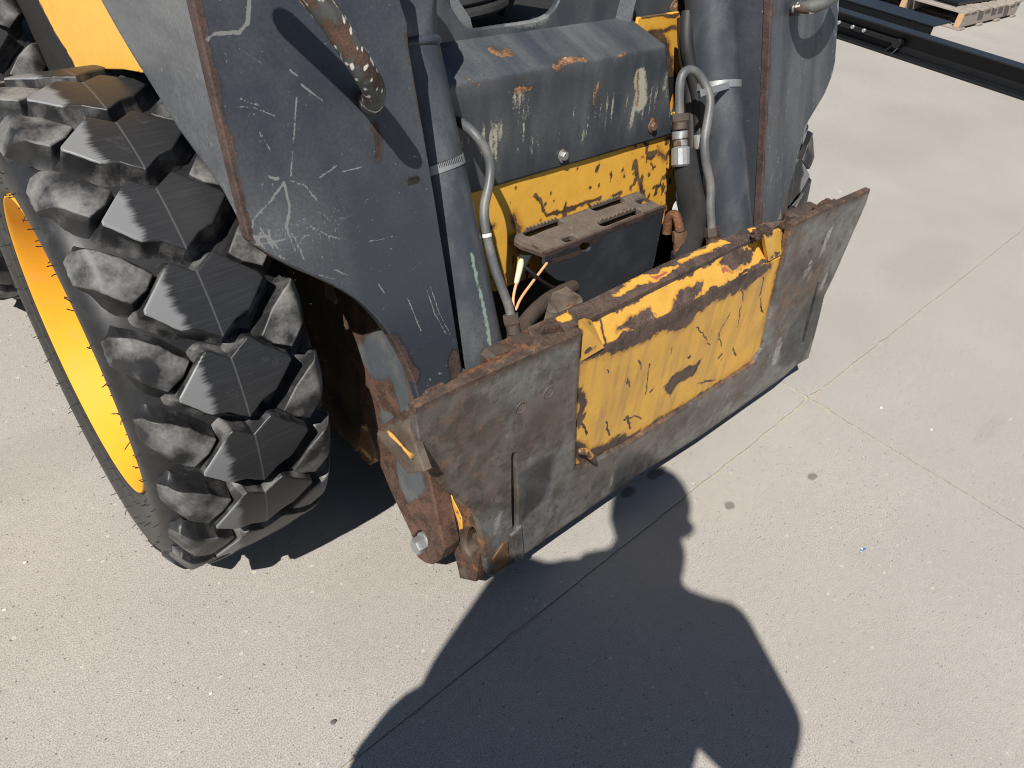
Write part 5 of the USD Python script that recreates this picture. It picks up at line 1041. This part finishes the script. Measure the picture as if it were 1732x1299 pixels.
body = body + chain([(-.176, -.02, 1.355, .072), (-.208, -.03, 1.14, .061), (-.218, .0, 1.01, .050), (-.240, .02, .92, .058), (-.262, .05, .80, .048)])      # left arm hanging out
body = body + chain([(.185, -.02, 1.45, .068), (.285, .00, 1.27, .062), (.278, .03, 1.16, .060), (.19, .12, 1.09, .052), (.118, .20, 1.15, .036)])  # right arm up to the phone
body = body + chain([(-.084, .0, 1.485, .024), (-.04, .0, 1.49, .045)])
for s in (-1, 1): body = body + chain([(s * .085 - .01, -.03, .98, .105), (s * .10, -.02, .52, .075), (s * .105, -.05, .10, .055)])
put(person, "body", soft(body, .022), M["cloth_dark"], True)
for s in (-1, 1): put(person, "shoe", soft(chain([(s * .105, -.08, .05, .048), (s * .11, .07, .045, .046), (s * .115, .13, .035, .034)]), .015, 6), M["black_plastic"], True)
hd = chain([(.012, .035, 1.60, .052), (.006, .02, 1.67, .070), (-.002, .0, 1.75, .078), (-.012, -.005, 1.775, .080)]) + chain([(.0, .07, 1.70, .014), (.0, .105, 1.675, .015)]) + chain([(.070, -.005, 1.69, .013), (.074, -.01, 1.72, .018)]) + chain([(-.070, -.005, 1.70, .012), (-.078, -.01, 1.72, .014)]) + chain([(-.02, .07, 1.635, .012), (.03, .07, 1.635, .012)])
put(person, "head", soft(hd, .010, 6), M["skin"], True)
put(person, "hair", soft(chain([(-.012, -.012, 1.775, .084), (-.010, -.035, 1.74, .079), (-.004, -.045, 1.70, .064)]), .014, 4), M["cloth_dark"], True)
for s in (-1, 1): put(person, "eye", trimesh.creation.icosphere(2, .011).apply_translation(bp3(s * .031, .072, 1.725)), M["white_plastic"], True)
# hands: one gripping the phone, one relaxed
fwd, rgt, upv = VM[:, 2], VM[:, 0], -VM[:, 1]
ph = EYE - fwd * .018 - upv * .045
put_ph = thing("smartphone", "black smartphone held in the person's right hand", "phone", tuple(ph))
put(put_ph, "phone_body", box(ph, (.074, .150, .008), np.array([rgt, upv, fwd]), .0035), M["black_gloss"], 30)
def hand(w, d, pal, curl, s):
    """w: wrist, d: towards the fingertips, pal: palm normal, s: side the thumb leaves."""
    d = d / np.linalg.norm(d); pal = pal - d * (pal @ d); pal /= np.linalg.norm(pal); e = np.cross(d, pal) * s
    sph = lambda p, r: m3.Manifold.sphere(r, 16).translate([float(x) for x in p])
    link = lambda a, ra, b, rb: m3.Manifold.batch_hull([sph(a, ra), sph(b, rb)])
    out = m3.Manifold.batch_hull([sph(w + e * k * .020, .015) for k in (-1, 1)] + [sph(w + d * .085 + e * k * .034, .011) for k in (-1, 1)])
    for k, L in ((-1.0, .062), (-.34, .076), (.34, .082), (1.0, .072)):
        a = w + d * .085 + e * k * .033; ang = 0; r = .0092
        for seg, fr in enumerate((.45, .32, .23)):
            ang += curl[seg]; b = a + (d * math.cos(ang) + pal * math.sin(ang)) * L * fr; out = out + link(a, r, b, r * .93); a, r = b, r * .93
    a = w + d * .022 + e * .026; b = a + (e * .75 + d * .6 + pal * .25) * .042; c = b + (d * .85 + e * .1 + pal * .5) * .034
    return out + link(a, .015, b, .011) + link(b, .011, c, .009)
wr_ = bp3(.118, .20, 1.15); grip = ph + rgt * .036 - fwd * .012
put(person, "hand", soft(hand(wr_ , grip - wr_, -rgt - fwd * .2, (.5, .8, .6), 1), .0045, 5), M["skin"], True)
wl_ = bp3(-.265, .05, .86); put(person, "hand", soft(hand(wl_, np.r_[SA * .25, -1.0], np.r_[LAT, 0], (.25, .35, .3), -1), .0045, 5), M["skin"], True)
